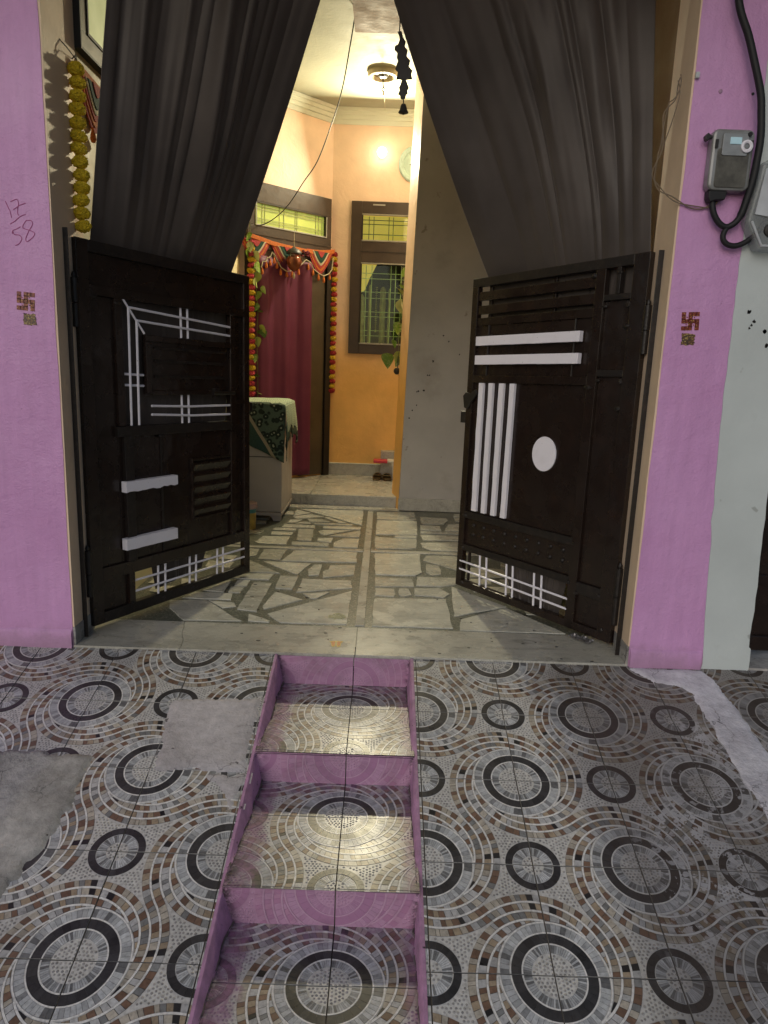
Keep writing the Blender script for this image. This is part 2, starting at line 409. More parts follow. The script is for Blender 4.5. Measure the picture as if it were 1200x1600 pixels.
    def outer(x, y):      # is the point in the pebble field?
        for sx in (0, 1):
            X, Y = (x, y) if sx == 0 else (1-x, 1-y)
            r = math.hypot(X, Y); th = math.degrees(math.atan2(Y, X))
            if r < .168: return True
            lim = r0+(3+th/45)*p if th <= 45 else r0+(1+th/45)*p
            if r < lim+.012: return False
        for X, Y in ((1-x, y), (x, 1-y)):
            r = math.hypot(X, Y)
            if r < .088: return True
            if r < .268: return False
        return True
    st = .0345; row = 0; y = .012
    while y < 1:
        x = .012 + (st/2 if row % 2 else 0)
        while x < 1:
            X, Y = x+rnd.uniform(-.004, .004), y+rnd.uniform(-.004, .004)
            if outer(X, Y):
                rr = rnd.uniform(.0115, .0152); c0 = rnd.choice([(.30, .295, .285), (.36, .35, .335), (.24, .235, .23)])
                vs = [bm.verts.new(((X+rr*math.cos(j*math.pi/3))*T, (Y+rr*math.sin(j*math.pi/3))*T, -.0003)) for j in range(6)]
                ap = bm.verts.new((X*T, Y*T, .0022))
                for j in range(6): face([vs[j], vs[(j+1) % 6], ap], c0)
            x += st
        y += st*.87; row += 1
    for co, no in (((g*T, 0, 0), (-1, 0, 0)), (((1-g)*T, 0, 0), (1, 0, 0)), ((0, g*T, 0), (0, -1, 0)), ((0, (1-g)*T, 0), (0, 1, 0))):
        bmesh.ops.bisect_plane(bm, geom=bm.verts[:]+bm.edges[:]+bm.faces[:], plane_co=co, plane_no=no, clear_outer=True)
    bmesh.ops.recalc_face_normals(bm, faces=bm.faces)
    me = bpy.data.meshes.new('mosaic_tile'); bm.to_mesh(me); bm.free()
    return me
TILE0 = make_tile()
ROT = Matrix.Translation((T/2, T/2, 0)) @ Matrix.Rotation(math.pi/2, 4, 'Z') @ Matrix.Translation((-T/2, -T/2, 0))
TILES = {}
def tile_mesh(mat, rot):
    if (mat, rot) not in TILES:
        me = TILE0.copy(); me.materials.clear(); me.materials.append(M[mat])
        if rot: me.transform(ROT)
        TILES[(mat, rot)] = me
    return TILES[(mat, rot)]
def tile_field(parent, O, U, V, par, planes, arange, brange, mat='tile', name='tile'):
    """tiles in the plane O + u U + v V, kept where a*u+b*v <= c for every plane"""
    U, V, O = Vector(U), Vector(V), Vector(O); N = U.cross(V)
    rnd = random.Random(len(bpy.data.objects))
    for a in range(*arange):
        for b in range(*brange):
            cs = [((a+i)*T, (b+j)*T) for i in (0, 1) for j in (0, 1)]
            if any(all(A*u+B*v >= c-.004 for u, v in cs) for A, B, c in planes): continue
            cut = [pl for pl in planes if any(pl[0]*u+pl[1]*v > pl[2]+1e-6 for u, v in cs)]
            rot = 0 if (a+b) % 2 == par else 1
            me = tile_mesh(mat, rot)
            if cut:
                bm = bmesh.new(); bm.from_mesh(me)
                for A, B, c in cut:
                    L = math.hypot(A, B); k = (c - A*a*T - B*b*T)/L
                    no = Vector((A/L, B/L, 0))
                    bmesh.ops.bisect_plane(bm, geom=bm.verts[:]+bm.edges[:]+bm.faces[:], plane_co=no*(k-.001), plane_no=no, clear_outer=True)
                if len(bm.faces) == 0: bm.free(); continue
                me2 = bpy.data.meshes.new('cut_tile'); bm.to_mesh(me2); bm.free(); me2.materials.append(M[mat]); me = me2
            o = link(name, me, parent)
            mw = Matrix((U, V, N)).transposed().to_4x4(); mw.translation = O + U*a*T + V*b*T + N*rnd.uniform(-.0008, .0008)
            mw = mw @ Matrix.Rotation(rnd.gauss(0, .0012), 4, 'X') @ Matrix.Rotation(rnd.gauss(0, .0012), 4, 'Y')
            o.matrix_world = mw if not parent else mw
            if parent: o.matrix_parent_inverse = (Matrix.Translation(parent.location)).inverted(); o.matrix_basis = mw

# ramp bodies, tile tops are children
RU, RV = (1, 0, 0), (0, CS, SS)
VT = (YT - RY0)/CS - .002
def ramp_body(name, xa, xb):
    b = MB(); fr = lambda a, c, d: (d, a, c)
    b.prism([(.95, -.75), (.95, rz(.95)-.007), (YT, rz(YT)-.007), (YT, -.75)], fr, xa, xb)
    return tag(b.build(name, M['grout']), kind='structure')
rb_l = ramp_body('ramp', -4.2, SX0-.012); rb_r = ramp_body('ramp', SX1+.012, 4.2)
tile_field(rb_l, (-1.323, RY0, RZ0), RU, RV, 0, [(1, 0, SX0-.012+1.323), (0, 1, VT), (-1, 0, 1.323*0+1.9)], (-5, 4), (-6, 2))
tile_field(rb_r, (.614, RY0, RZ0), RU, RV, 1, [(-1, 0, .614-SX1-.012), (0, 1, VT), (1, 0, 1.66-.614)], (-3, 4), (-6, 2))
tile_field(rb_r, (1.94, RY0+.04, RZ0+.04*TS), RU, RV, 0, [(-1, 0, 1.94-1.66), (0, 1, VT-.04), (1, 0, 1.3)], (-2, 4), (-6, 2))

# the stair cut into the ramp
steps = empty('steps', (-.157, 2.2, -.75), label='narrow steps with pink risers cut into the middle of the tiled ramp', cat='steps')
b = MB()
for ya, yb, z in TREADS: b.box(SX0+.001, SX1-.001, yb, ya, -.76, z-.007)
b.build('stair_core', M['grout'], steps)
t = NT('cracked pink paint')
c = t.mix(t.ramp(t.noise(14, 6, .65), (.36, 0.), (.7, .9)), (.56, .30, .485), (.30, .175, .25))
c = t.mix(t.ramp(t.noise(35, 5, .7), (.64, 0.), (.68, .9)), c, (.03, .02, .022))
M['pink_edge'] = t.out(c, .5, t.bump(t.noise(30, 5), .7, .006), .4)
# rough pink painted cheeks, lumpy where the paint meets the treads
rnd = random.Random(5)
for xs, sg in ((SX0, 1), (SX1, -1)):
    b = MB(); n = 110
    def cheek(u, v, xs=xs, sg=sg):
        y = YT - .003 - u*(YT-.97); zt = rz(y) + .003
        zb = -.9
        for ya, yb, z in TREADS:
            if yb <= y <= ya: zb = z
        zb = min(zb, zt-.001)
        q = noise.noise(Vector((y*9, xs*5, 0)))
        wd = .012 + (.020+.016*q if sg > 0 else .004+.006*q)*max(0, min(1, (zt-zb)*9))
        if v == 0: return (xs-sg*.0125, y, zt)
        if v < .4: return (xs-sg*.001, y, zt+.001)
        if v < .75: return (xs+sg*.004, y, zt-.004 if zt-zb > .004 else zb)
        return (xs+sg*wd, y, zb+.0025)
    b.grid(n, 3, cheek); b.build('side_wall', M['pink_edge'], steps, smooth=True)
for xs, sg in ((SX0, 1), (SX1, -1)):       # black cracks where the cheeks meet the treads
    for ya, yb, z in TREADS[:3]:
        pts = []; rad = []; n = 34
        for i in range(n):
            y = ya-.012-(ya-yb-.05)*i/(n-1); f = max(0, min(1, (rz(y)-z)/.15))
            q = noise.noise(Vector((y*9, xs*5, 0)))
            pts.append((xs+sg*(.010+(.022+.016*q if sg > 0 else .006)*min(1, f*1.4)) + rnd.uniform(-.004, .004), y, z+.004+.006*f)); rad.append(rnd.uniform(.0008, .0045)*(.35+f))
        b = MB(); b.tube(pts, rad, 5); b.build('crack', M['grout'], steps)
for k, (ya, yb, z) in enumerate(TREADS):
    par = 1
    cy = (3.221, 2.576, 1.925, 1.25)[k]
    tile_field(steps, (-.107, cy, z), (1, 0, 0), (0, 1, 0), 0, [(-1, 0, -.107-SX0), (1, 0, SX1+.107), (0, 1, ya-cy-.004), (0, -1, cy-yb+.012)], (-3, 3), (-3, 3), name='tread_tile')
    if k < 3 or True:
        zt = 0 if k == 0 else TREADS[k-1][2]
        vz = [z, zt-.012, zt-.004, zt-.01][k]
        tile_field(steps, (-.107, ya-.006, vz), (1, 0, 0), (0, 0, 1), 0, [(-1, 0, -.107-SX0), (1, 0, SX1+.107), (0, 1, zt-vz-(.010 if k == 0 else .005)), (0, -1, vz-z)], (-3, 3), (-2, 2), mat='tile_pink', name='riser_tile')
# cement patches and the whitewashed strip, lying on the tiles
def on_ramp(x, y, d): return (x, y - SS*d, rz(y) + CS*d)
def patch(name, poly, mat, label, cat, h=.008, seed=1, rough=.012):
    """a thin lumpy skin of cement with a feathered, uneven edge"""
    n = len(poly); st = .014
    x0, x1 = min(p[0] for p in poly)-.03, max(p[0] for p in poly)+.03; y0, y1 = min(p[1] for p in poly)-.03, max(p[1] for p in poly)+.03
    def inp(x, y):
        c = False
        for i in range(n):
            a, b_ = poly[i], poly[(i+1) % n]
            if (a[1] > y) != (b_[1] > y) and x < (b_[0]-a[0])*(y-a[1])/(b_[1]-a[1])+a[0]: c = not c
        return c
    def sd(x, y):
        dm = 9
        for i in range(n):
            a, b_ = poly[i], poly[(i+1) % n]; dx, dy = b_[0]-a[0], b_[1]-a[1]
            u = max(0, min(1, ((x-a[0])*dx+(y-a[1])*dy)/(dx*dx+dy*dy))); dm = min(dm, math.hypot(x-a[0]-u*dx, y-a[1]-u*dy))
        return dm if inp(x, y) else -dm
    nx, ny = int((x1-x0)/st)+1, int((y1-y0)/st)+1; ids = {}; vs = []; fs = []; D = {}
    for j in range(ny+1):
        for i in range(nx+1):
            x, y = x0+i*st, y0+j*st
            q = sd(x, y) + rough*(1.3*noise.noise(Vector((x*14, y*14, seed))) + .9*noise.noise(Vector((x*45, y*45, seed+4))))
            D[i, j] = q
            k = max(0, min(1, (q+.006)/.034)); k = k*k*(3-2*k)
            hh = -.004 + (h+.004)*k + k*(.004*noise.noise(Vector((x*8, y*8, 3))) + .0022*noise.noise(Vector((x*28, y*28, 7))))
            ids[i, j] = len(vs); vs.append((on_ramp(x, min(y, YT-.001), hh)))
    for j in range(ny):
        for i in range(nx):
            if max(D[i, j], D[i+1, j], D[i, j+1], D[i+1, j+1]) > -.006: fs.append((ids[i, j], ids[i+1, j], ids[i+1, j+1], ids[i, j+1]))
    used = sorted({k for f in fs for k in f}); mp = {k: i for i, k in enumerate(used)}
    b = MB(); b.add([vs[k] for k in used], [[mp[k] for k in f] for f in fs])
    return tag(b.build(name, mat, smooth='all'), label, cat)
def cement(name, base, dark, hole=.68):
    t = NT(name)
    c = t.mix(t.ramp(t.noise(4, 8, .65), (.34, 0.), (.62, 1.)), base, dark)
    c = t.mix(1., c, t.ramp(t.noise(30, 6, .7), (.3, .8), (.7, 1.1)), 'MULTIPLY')
    c = t.mix(t.ramp(t.noise(26, 3), (hole+.03, 0.), (hole+.06, .8)), c, (.04, .035, .03))
    vo = t.n('ShaderNodeTexVoronoi'); vo.feature = 'DISTANCE_TO_EDGE'; vo.inputs['Scale'].default_value = 3.2
    wv = t.n('ShaderNodeVectorMath'); t.put(wv.inputs[0], t.pos()); nz = t.n('ShaderNodeTexNoise'); nz.inputs['Scale'].default_value = 6; nz.inputs['Detail'].default_value = 6
    t.put(nz.inputs['Vector'], t.pos()); mu = t.n('ShaderNodeVectorMath'); mu.operation = 'SCALE'; t.put(mu.inputs[0], nz.outputs['Color']); mu.inputs['Scale'].default_value = .35; t.put(wv.inputs[1], mu.outputs[0])
    t.put(vo.inputs['Vector'], wv.outputs[0])
    cr = t.math('MULTIPLY', t.ramp(vo.outputs['Distance'], (0., 1.), (.012, 0.)), t.ramp(t.noise(2, 3), (.45, 0.), (.6, .8)))
    c = t.mix(cr, c, (.05, .045, .045))
    h = t.math('ADD', t.noise(12, 7, .65), t.math('MULTIPLY', t.noise(90, 4), .25))
    return t.out(c, .85, t.bump(h, .9, .014), .3)
M['cement'] = cement('pale grey cement', (.62, .585, .585), (.46, .43, .43))
M['cement_dark'] = cement('weathered grey concrete', (.58, .56, .53), (.24, .23, .215))
M['whitewash'] = cement('lavender whitewash on cement', (.80, .79, .82), (.58, .56, .59), .74)
patch('cement_patch', [(-.965, 3.13), (-.53, 3.15), (-.521, 2.70), (-.905, 2.70)], M['cement'], 'square pale cement patch on the tiles beside the upper pink step', 'cement patch', seed=2)
patch('cement_patch', [(-1.9, 2.79), (-1.3, 2.78), (-1.17, 2.765), (-1.165, 2.65), (-1.17, 2.42), (-1.24, 2.16), (-1.28, 1.95), (-1.9, 1.7)], M['cement_dark'], 'large weathered grey concrete patch at the left edge of the ramp', 'cement patch', .014, 4, .018)
patch('cement_smear', [(-.70, 2.69), (-.524, 2.695), (-.521, 2.52), (-.56, 2.50), (-.60, 2.60)], M['cement'], 'thin cement smear below the square cement patch by the steps', 'cement smear', .0045, 12, .02)
patch('whitewash_strip', [(1.29, 3.475), (1.70, 3.475), (1.745, 3.40), (1.785, 2.92), (1.83, 2.3), (1.86, 1.75), (1.66, 1.75), (1.625, 2.3), (1.595, 2.55), (1.575, 2.95), (1.57, 3.28), (1.52, 3.33), (1.42, 3.34), (1.36, 3.40)], M['whitewash'], 'white washed cement strip running down the right side of the ramp', 'cement strip', .007, 9, .009)
# ================================================================ FLOOR OF THE PORCH
fl = MB(); fl.box(-1.9, 1.7, 3.60, 9.2, -.30, -.004)
floor = tag(fl.build('floor', M['terrazzo']), kind='structure')
POLYS = [
  [(-0.815, 7.129), (-0.163, 7.154), (-0.163, 6.481)],
  [(-0.841, 7.082), (-0.676, 6.943), (-0.835, 6.776)],
  [(-0.841, 6.741), (-0.671, 6.894), (-0.537, 6.792), (-0.79, 6.654)],
  [(-0.845, 6.612), (-0.727, 6.641), (-0.771, 6.504), (-0.847, 6.474)],
  [(-0.691, 6.684), (-0.548, 6.68), (-0.458, 6.569), (-0.657, 6.55)],
  [(-0.544, 6.757), (-0.494, 6.775), (-0.307, 6.562), (-0.376, 6.55)],
  [(-0.745, 6.536), (-0.678, 6.565), (-0.621, 6.497), (-0.638, 6.463), (-0.776, 6.459)],
  [(-0.614, 6.521), (-0.249, 6.512), (-0.252, 6.454), (-0.607, 6.455)],
  [(-0.871, 6.434), (-0.592, 6.4), (-0.583, 6.306), (-0.881, 6.294)],
  [(-0.514, 6.403), (-0.166, 6.407), (-0.168, 6.308), (-0.506, 6.31)],
  [(-0.543, 6.188), (-0.5, 6.236), (-0.243, 6.267), (-0.457, 6.06), (-0.505, 6.073)],
  [(-0.436, 6.025), (-0.166, 6.266), (-0.167, 6.015)],
  [(-0.934, 6.26), (-0.748, 6.272), (-0.741, 6.178), (-0.943, 6.167)],
  [(-0.942, 6.126), (-0.753, 6.123), (-0.752, 6.004), (-0.937, 6.008)],
  [(-0.717, 6.252), (-0.583, 6.252), (-0.564, 5.829), (-0.686, 5.837)],
  [(-0.521, 5.947), (-0.39, 5.966), (-0.393, 5.817), (-0.52, 5.835)],
  [(-0.986, 5.942), (-0.76, 5.957), (-0.759, 5.683), (-0.979, 5.686), (-1.022, 5.733)],
  [(-0.72, 5.784), (-0.417, 5.785), (-0.413, 5.68), (-0.71, 5.672)],
  [(-0.302, 5.949), (-0.169, 5.949), (-0.168, 5.662), (-0.368, 5.658), (-0.374, 5.809)],
  [(-0.908, 5.525), (-0.735, 5.533), (-0.737, 5.218), (-0.907, 5.226)],
  [(-0.669, 5.515), (-0.171, 5.528), (-0.164, 5.233), (-0.725, 5.196), (-0.681, 5.41)],
  [(-1.077, 5.518), (-0.946, 5.52), (-0.939, 5.313), (-1.029, 5.27)],
  [(-0.863, 5.172), (-0.502, 5.149), (-0.57, 4.865)],
  [(-0.978, 5.204), (-0.699, 4.882), (-0.918, 4.885), (-0.989, 4.997)],
  [(-0.979, 4.827), (-0.727, 4.866), (-0.74, 4.715), (-0.994, 4.724)],
  [(-0.952, 4.69), (-0.869, 4.688), (-0.868, 4.559), (-0.949, 4.564)],
  [(-0.966, 4.536), (-0.881, 4.535), (-0.886, 4.42), (-0.964, 4.422)],
  [(-0.834, 4.653), (-0.71, 4.641), (-0.723, 4.087), (-0.841, 4.114)],
  [(-0.679, 4.822), (-0.558, 4.817), (-0.558, 4.535), (-0.678, 4.54)],
  [(-0.517, 4.769), (-0.178, 4.761), (-0.171, 4.601), (-0.528, 4.47)],
  [(-0.468, 5.13), (-0.412, 5.137), (-0.413, 4.875), (-0.49, 4.853), (-0.505, 4.992)],
  [(-0.353, 5.122), (-0.164, 5.146), (-0.166, 4.905), (-0.384, 4.809), (-0.391, 4.962), (-0.357, 5.01)],
  [(-0.661, 4.463), (-0.467, 4.329), (-0.682, 4.122), (-0.696, 4.176)],
  [(-0.481, 4.447), (-0.311, 4.491), (-0.383, 4.355), (-0.415, 4.352)],
  [(-0.168, 4.536), (-0.169, 3.921), (-0.553, 3.911), (-0.649, 4.044)],
  [(-0.759, 4.033), (-0.611, 3.933), (-0.618, 3.913), (-0.74, 3.92)],
  [(-1.074, 4.264), (-0.781, 3.916), (-1.107, 3.898), (-1.241, 4.088), (-1.281, 4.225)],
  [(-1.044, 4.251), (-0.878, 4.22), (-0.86, 4.159), (-0.93, 4.12)],
  [(-1.13, 4.445), (-1.006, 4.683), (-0.992, 4.658), (-0.988, 4.419)],
  [(-1.223, 4.281), (-1.17, 4.406), (-0.926, 4.398), (-0.918, 4.281)],
  [(-0.026, 7.108), (0.186, 7.146), (0.35, 7.148), (0.357, 6.796), (0.241, 6.754), (-0.023, 6.767)],
  [(-0.022, 6.71), (0.36, 6.749), (0.34, 6.18), (-0.025, 6.145)],
  [(0.145, 6.131), (0.333, 6.14), (0.33, 6.061), (0.139, 6.06)],
  [(-0.034, 6.065), (0.139, 6.037), (0.328, 6.023), (0.311, 5.712), (0.266, 5.688), (-0.028, 5.665)],
  [(0.404, 6.926), (0.658, 6.92), (0.669, 6.8), (0.615, 6.651), (0.41, 6.618), (0.397, 6.779)],
  [(0.387, 6.569), (0.567, 6.553), (0.569, 6.38), (0.379, 6.393)],
  [(0.657, 6.658), (0.823, 6.685), (0.791, 6.393), (0.604, 6.385)],
  [(0.376, 6.329), (0.786, 6.35), (0.777, 6.267), (0.371, 6.238)],
  [(0.369, 6.185), (0.77, 6.205), (0.751, 6.027), (0.387, 5.993)],
  [(0.355, 5.896), (0.744, 5.97), (0.711, 5.665), (0.431, 5.66), (0.366, 5.754)],
  [(0.377, 5.489), (0.695, 5.515), (0.644, 5.052), (0.583, 5.113), (0.353, 5.345)],
  [(0.368, 5.243), (0.459, 5.211), (0.471, 5.058), (0.458, 4.989), (0.386, 4.954), (0.359, 5.017)],
  [(-0.026, 5.499), (0.337, 5.532), (0.326, 5.388), (0.32, 5.012), (0.278, 4.941), (0.162, 4.927), (-0.018, 4.931)],
  [(-0.016, 4.866), (0.244, 4.846), (0.255, 4.676), (-0.013, 4.655)],
  [(0.284, 4.902), (0.567, 4.91), (0.552, 4.758), (0.451, 4.699), (0.271, 4.702)],
  [(-0.01, 4.622), (0.113, 4.613), (0.125, 4.501), (0.111, 4.456), (-0.011, 4.464)],
  [(0.149, 4.627), (0.214, 4.615), (0.231, 4.491), (0.18, 4.451), (0.146, 4.482)],
  [(0.257, 4.63), (0.419, 4.657), (0.481, 4.541), (0.44, 4.47), (0.252, 4.493)],
  [(-0.014, 4.399), (0.451, 4.437), (0.445, 3.915), (-0.019, 3.904)],
  [(0.51, 4.705), (0.822, 4.323), (0.476, 4.113)],
  [(0.818, 4.302), (1.096, 3.893), (0.485, 3.885), (0.509, 4.061)]]
def inside(p, poly):
    c = False; n = len(poly)
    for i in range(n):
        a, b = poly[i], poly[(i+1) % n]
        if (a[1] > p[1]) != (b[1] > p[1]) and p[0] < (b[0]-a[0])*(p[1]-a[1])/(b[1]-a[1])+a[0]: c = not c
    return c
rnd = random.Random(11)
FILL = []
def fill(xa, xb, ya, yb, sx, sy):
    y = ya
    while y < yb:
        x = xa + rnd.uniform(-.05, .05); h = sy*rnd.uniform(.7, 1.1)
        while x < xb:
            wd = sx*rnd.uniform(.6, 1.2); j = lambda: rnd.uniform(.0, .035)
            q = [(x+j(), y+j()), (x+wd-.02-j(), y+j()), (x+wd-.02-j(), y+h-.02-j()), (x+j(), y+h-.02-j())]
            pts = q + [((q[i][0]+q[(i+1) % 4][0])/2, (q[i][1]+q[(i+1) % 4][1])/2) for i in range(4)] + [(x+wd/2, y+h/2)]
            ok = q[1][0] < min(xb, 1.31) + .1 and q[0][0] > -1.53 and not any(inside(p, P) for p in pts for P in POLYS) and not any(inside(p, q) for P in POLYS for p in P)
            if ok and q[2][1] < 7.16 and not (q[0][1] < 5.63 and q[3][1] > 5.54): FILL.append(q)
            x += wd
        y += h
fill(-1.5, -.9, 3.95, 5.5, .27, .22); fill(-1.5, -.9, 5.64, 7.1, .27, .24)
fill(.6, 1.28, 3.95, 5.5, .3, .24); fill(.75, 1.28, 5.64, 7.1, .3, .24)
def rough_poly(P, r, amp=.004):
    out = []
    for i, a in enumerate(P):
        c = P[(i+1) % len(P)]; L = math.hypot(c[0]-a[0], c[1]-a[1]); n = max(1, int(L/.07))
        for k in range(n):
            u = k/n; out.append((a[0]+(c[0]-a[0])*u + r.uniform(-amp, amp), a[1]+(c[1]-a[1])*u + r.uniform(-amp, amp)))
    return out
for P in POLYS + FILL:
    b = MB(); b.prism(rough_poly(P, rnd), XY, -.012, rnd.uniform(.0005, .0025)); b.build('marble_piece', M['marble'], floor)
# straight marble strips that divide the floor
def slab(x0, x1, y0, y1, parent=floor, z=.0015, name='marble_strip', z0=-.012, mat='marble_slab'):
    MB().box(x0, x1, y0, y1, z0, z).build(name, M[mat], parent, bevel=.002)
slab(-.119, -.064, 3.905, 7.165)
slab(-1.55, -.123, 5.552, 5.618); slab(-.06, 1.31, 5.552, 5.618)
slab(-1.55, .2, 7.19, 7.372)
# threshold slabs, the left one cracked
r2 = random.Random(4)
crk = [(-1.086+.077*k/9 + r2.uniform(-.008, .008), 3.868-.39*k/9) for k in range(10)]
b = MB(); b.prism([(-1.559, 3.478), (-1.559, 3.868)] + [(x-.0012, y) for x, y in crk], XY, -.06, .002); b.build('threshold_slab', M['marble_slab'], floor)
b = MB(); b.prism([(x+.0012, y) for x, y in crk] + [(-.104, 3.478), (-.106, 3.868)], XY, -.06, .002); b.build('threshold_slab', M['marble_slab'], floor)
slab(-.101, 1.319, 3.478, 3.868, z=.002, name='threshold_slab', z0=-.06)
# raised marble platform in front of the house door
pl = tag(MB().box(-1.7, 1.2, 7.392, 9.1, -.004, .095).build('platform', M['grout']), kind='structure')
for P in ([(-1.5, 7.37), (-.739, 7.37), (-.722, 8.74), (-.9, 8.74), (-1.5, 8.0)], [(-.735, 7.37), (.30, 7.37), (.9, 7.62), (.9, 8.746), (-.718, 8.746)]):
    b = MB(); b.prism(P, XY, .085, .112); b.build('marble_slab', M['marble_slab'], pl, bevel=.003)
for x0, x1 in ((-1.5, -.84), (-.837, .188)):
    MB().box(x0, x1, 7.376, 7.391, 0, .085).build('riser_slab', M['marble_slab'], pl)

# ================================================================ WALLS
def wall(name, mb, mat, label, cat='wall', smooth=False):
    return tag(mb.build(name, mat, smooth=smooth), label, cat)
ZT = 6.5
def rough_edge(x, seed, amp=.0035):
    return [(x + amp*noise.noise(Vector((z*.35, seed, 0)))*1.6 + amp*.6*noise.noise(Vector((z*1.6, seed, 4))), z*.1) for z in range(0, 34)]
le = rough_edge(X0, 3.3)
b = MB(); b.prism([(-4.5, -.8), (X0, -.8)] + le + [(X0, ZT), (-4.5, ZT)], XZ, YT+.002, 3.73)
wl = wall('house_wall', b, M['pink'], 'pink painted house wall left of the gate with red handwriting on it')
MB().box(X0-.01, X0+.0085, YT+.005, 3.835, .10, ZT-.1).build('reveal', M['beige'], wl)
MB().box(X0-.01, X0+.012, YT+.006, 3.73, .0, .10).build('skirting', M['cement_dark'], wl, bevel=.004)
# pink pillar and the neighbour's pale green wall meet in a wavy paint edge
edge = [(1.64, ZT), (1.63, 2.6), (1.624, 2.06), (1.627, 1.7), (1.632, 1.39), (1.644, 1.05), (1.655, .86), (1.652, .78), (1.666, .66), (1.676, .45), (1.685, .28), (1.699, .12), (1.704, .02), (1.70, -.02)]
def wavy(pts, s):
    r = random.Random(s); o = []
    for a, c in zip(pts, pts[1:]):
        n = max(1, int(abs(a[1]-c[1])/.06))
        o += [(a[0]+(c[0]-a[0])*k/n + r.uniform(-.0025, .0025), a[1]+(c[1]-a[1])*k/n) for k in range(n)]
    return o + [pts[-1]]
ed = wavy(edge, 3)
re_ = rough_edge(X1, 8.1)
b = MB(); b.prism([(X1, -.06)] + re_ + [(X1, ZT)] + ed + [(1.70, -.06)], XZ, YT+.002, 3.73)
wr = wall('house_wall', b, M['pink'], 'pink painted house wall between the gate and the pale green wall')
MB().box(X1-.0085, X1+.01, YT+.005, 3.738, .10, ZT-.1).build('reveal', M['beige'], wr)
MB().box(X1-.012, X1+.01, YT+.006, 3.70, .0, .10).build('skirting', M['cement_dark'], wr, bevel=.004)
rgt = wavy([(1.948, -.06), (1.948, .11), (1.934, .12), (1.932, .45), (1.924, .6), (1.915, .93), (1.915, ZT)], 8)
b = MB(); b.prism([(x+.0005, z) for x, z in ed] + [(1.70, -.06)] + rgt, XZ, YT, 3.75)
wall('neighbour_wall', b, M['pale_green'], 'pale green neighbour wall at the right edge with a meter box on it')
for xa, xb, wl_ in ((-4.4, X0-.004, wl), (X1+.004, 1.694, wr)):
    b = MB(); n = int((xb-xa)/.03)
    def plinth(u, v, xa=xa, xb=xb):
        x = xa+(xb-xa)*u; q = noise.noise(Vector((x*5, 2, 1))); top = .085+.012*q
        return [(x, YT-.011-.003*q, -.05), (x, YT-.011+.003*noise.noise(Vector((x*9, 5, 1))), top-.022), (x, YT-.006, top-.006), (x, YT+.003, top+.004)][round(v*3)]
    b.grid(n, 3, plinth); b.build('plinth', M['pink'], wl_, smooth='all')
nd = empty('shutter_door', (2.5, 3.62, 0), label='dark brown metal door of the neighbour at the far right', cat='door')
MB().box(1.90, 3.1, 3.64, 3.66, .05, 2.4).build('sheet', M['gate'], nd)
MB().box(1.90, 3.1, 3.612, 3.638, .05, .13).build('rail', M['gate'], nd, bevel=.003)
MB().box(1.90, 3.1, 3.612, 3.638, .42, .47).build('rail', M['gate'], nd, bevel=.003)
MB().box(1.90, 3.1, 3.612, 3.638, 1.3, 1.36).build('rail', M['gate'], nd, bevel=.003)
MB().box(1.935, 1.975, 3.606, 3.638, .131, 2.4).build('stile', M['gate'], nd)
wall('neighbour_wall', MB().box(3.1, 6, YT, 3.75, -.8, ZT), M['pale_green'], 'pale green wall beyond the neighbour door')
wall('neighbour_wall', MB().box(1.915, 3.1, YT, 3.75, 2.4, ZT), M['pale_green'], 'pale green wall above the neighbour door')
tag(MB().box(1.949, 3.1, YT+.002, 3.9, -.3, .004).build('door_sill', M['cement_dark']), kind='structure')
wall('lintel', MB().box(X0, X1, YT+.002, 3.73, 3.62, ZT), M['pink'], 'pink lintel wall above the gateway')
# porch walls
b = MB(); b.box(-1.85, X0, 3.73, 8.2, -.004, 4.235)
wall('side_wall', b, M['cream_wall'], 'cream porch side wall behind the left gate')
wall('side_wall', MB().box(1.34, 1.60, 3.73, 7.24, -.004, 4.235), M['shaded_wall'], 'porch side wall behind the right gate, darkened to brown for shade')
K = math.sqrt(.5)
def DW(t, z, d): return (-.67 - K*t + K*d, 8.748 - K*t - K*d, z)      # chamfered wall with the house door
b = MB()
b.prism([(-.03, .09), (1.262, .09), (1.262, 4.236), (-.03, 4.236)], DW, -.25, 0)
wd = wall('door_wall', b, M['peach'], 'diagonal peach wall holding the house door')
b = MB()
b.box(-.68, -.40, 8.748, 8.95, .09, 4.236); b.box(.28, 1.3, 8.748, 8.95, .09, 4.236)
b.box(-.40, .28, 8.748, 8.95, .09, 1.62); b.box(-.40, .28, 8.748, 8.95, 3.24, 4.236)
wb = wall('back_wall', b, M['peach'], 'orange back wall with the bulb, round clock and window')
MB().box(-.665, .0, 8.728, 8.7475, .112, .25).build('skirting', M['marble_slab'], wb, bevel=.003)
MB().box(-.665, .0, 8.722, 8.7475, .2505, .262).build('skirting_cap', M['cornice'], wb, bevel=.002)
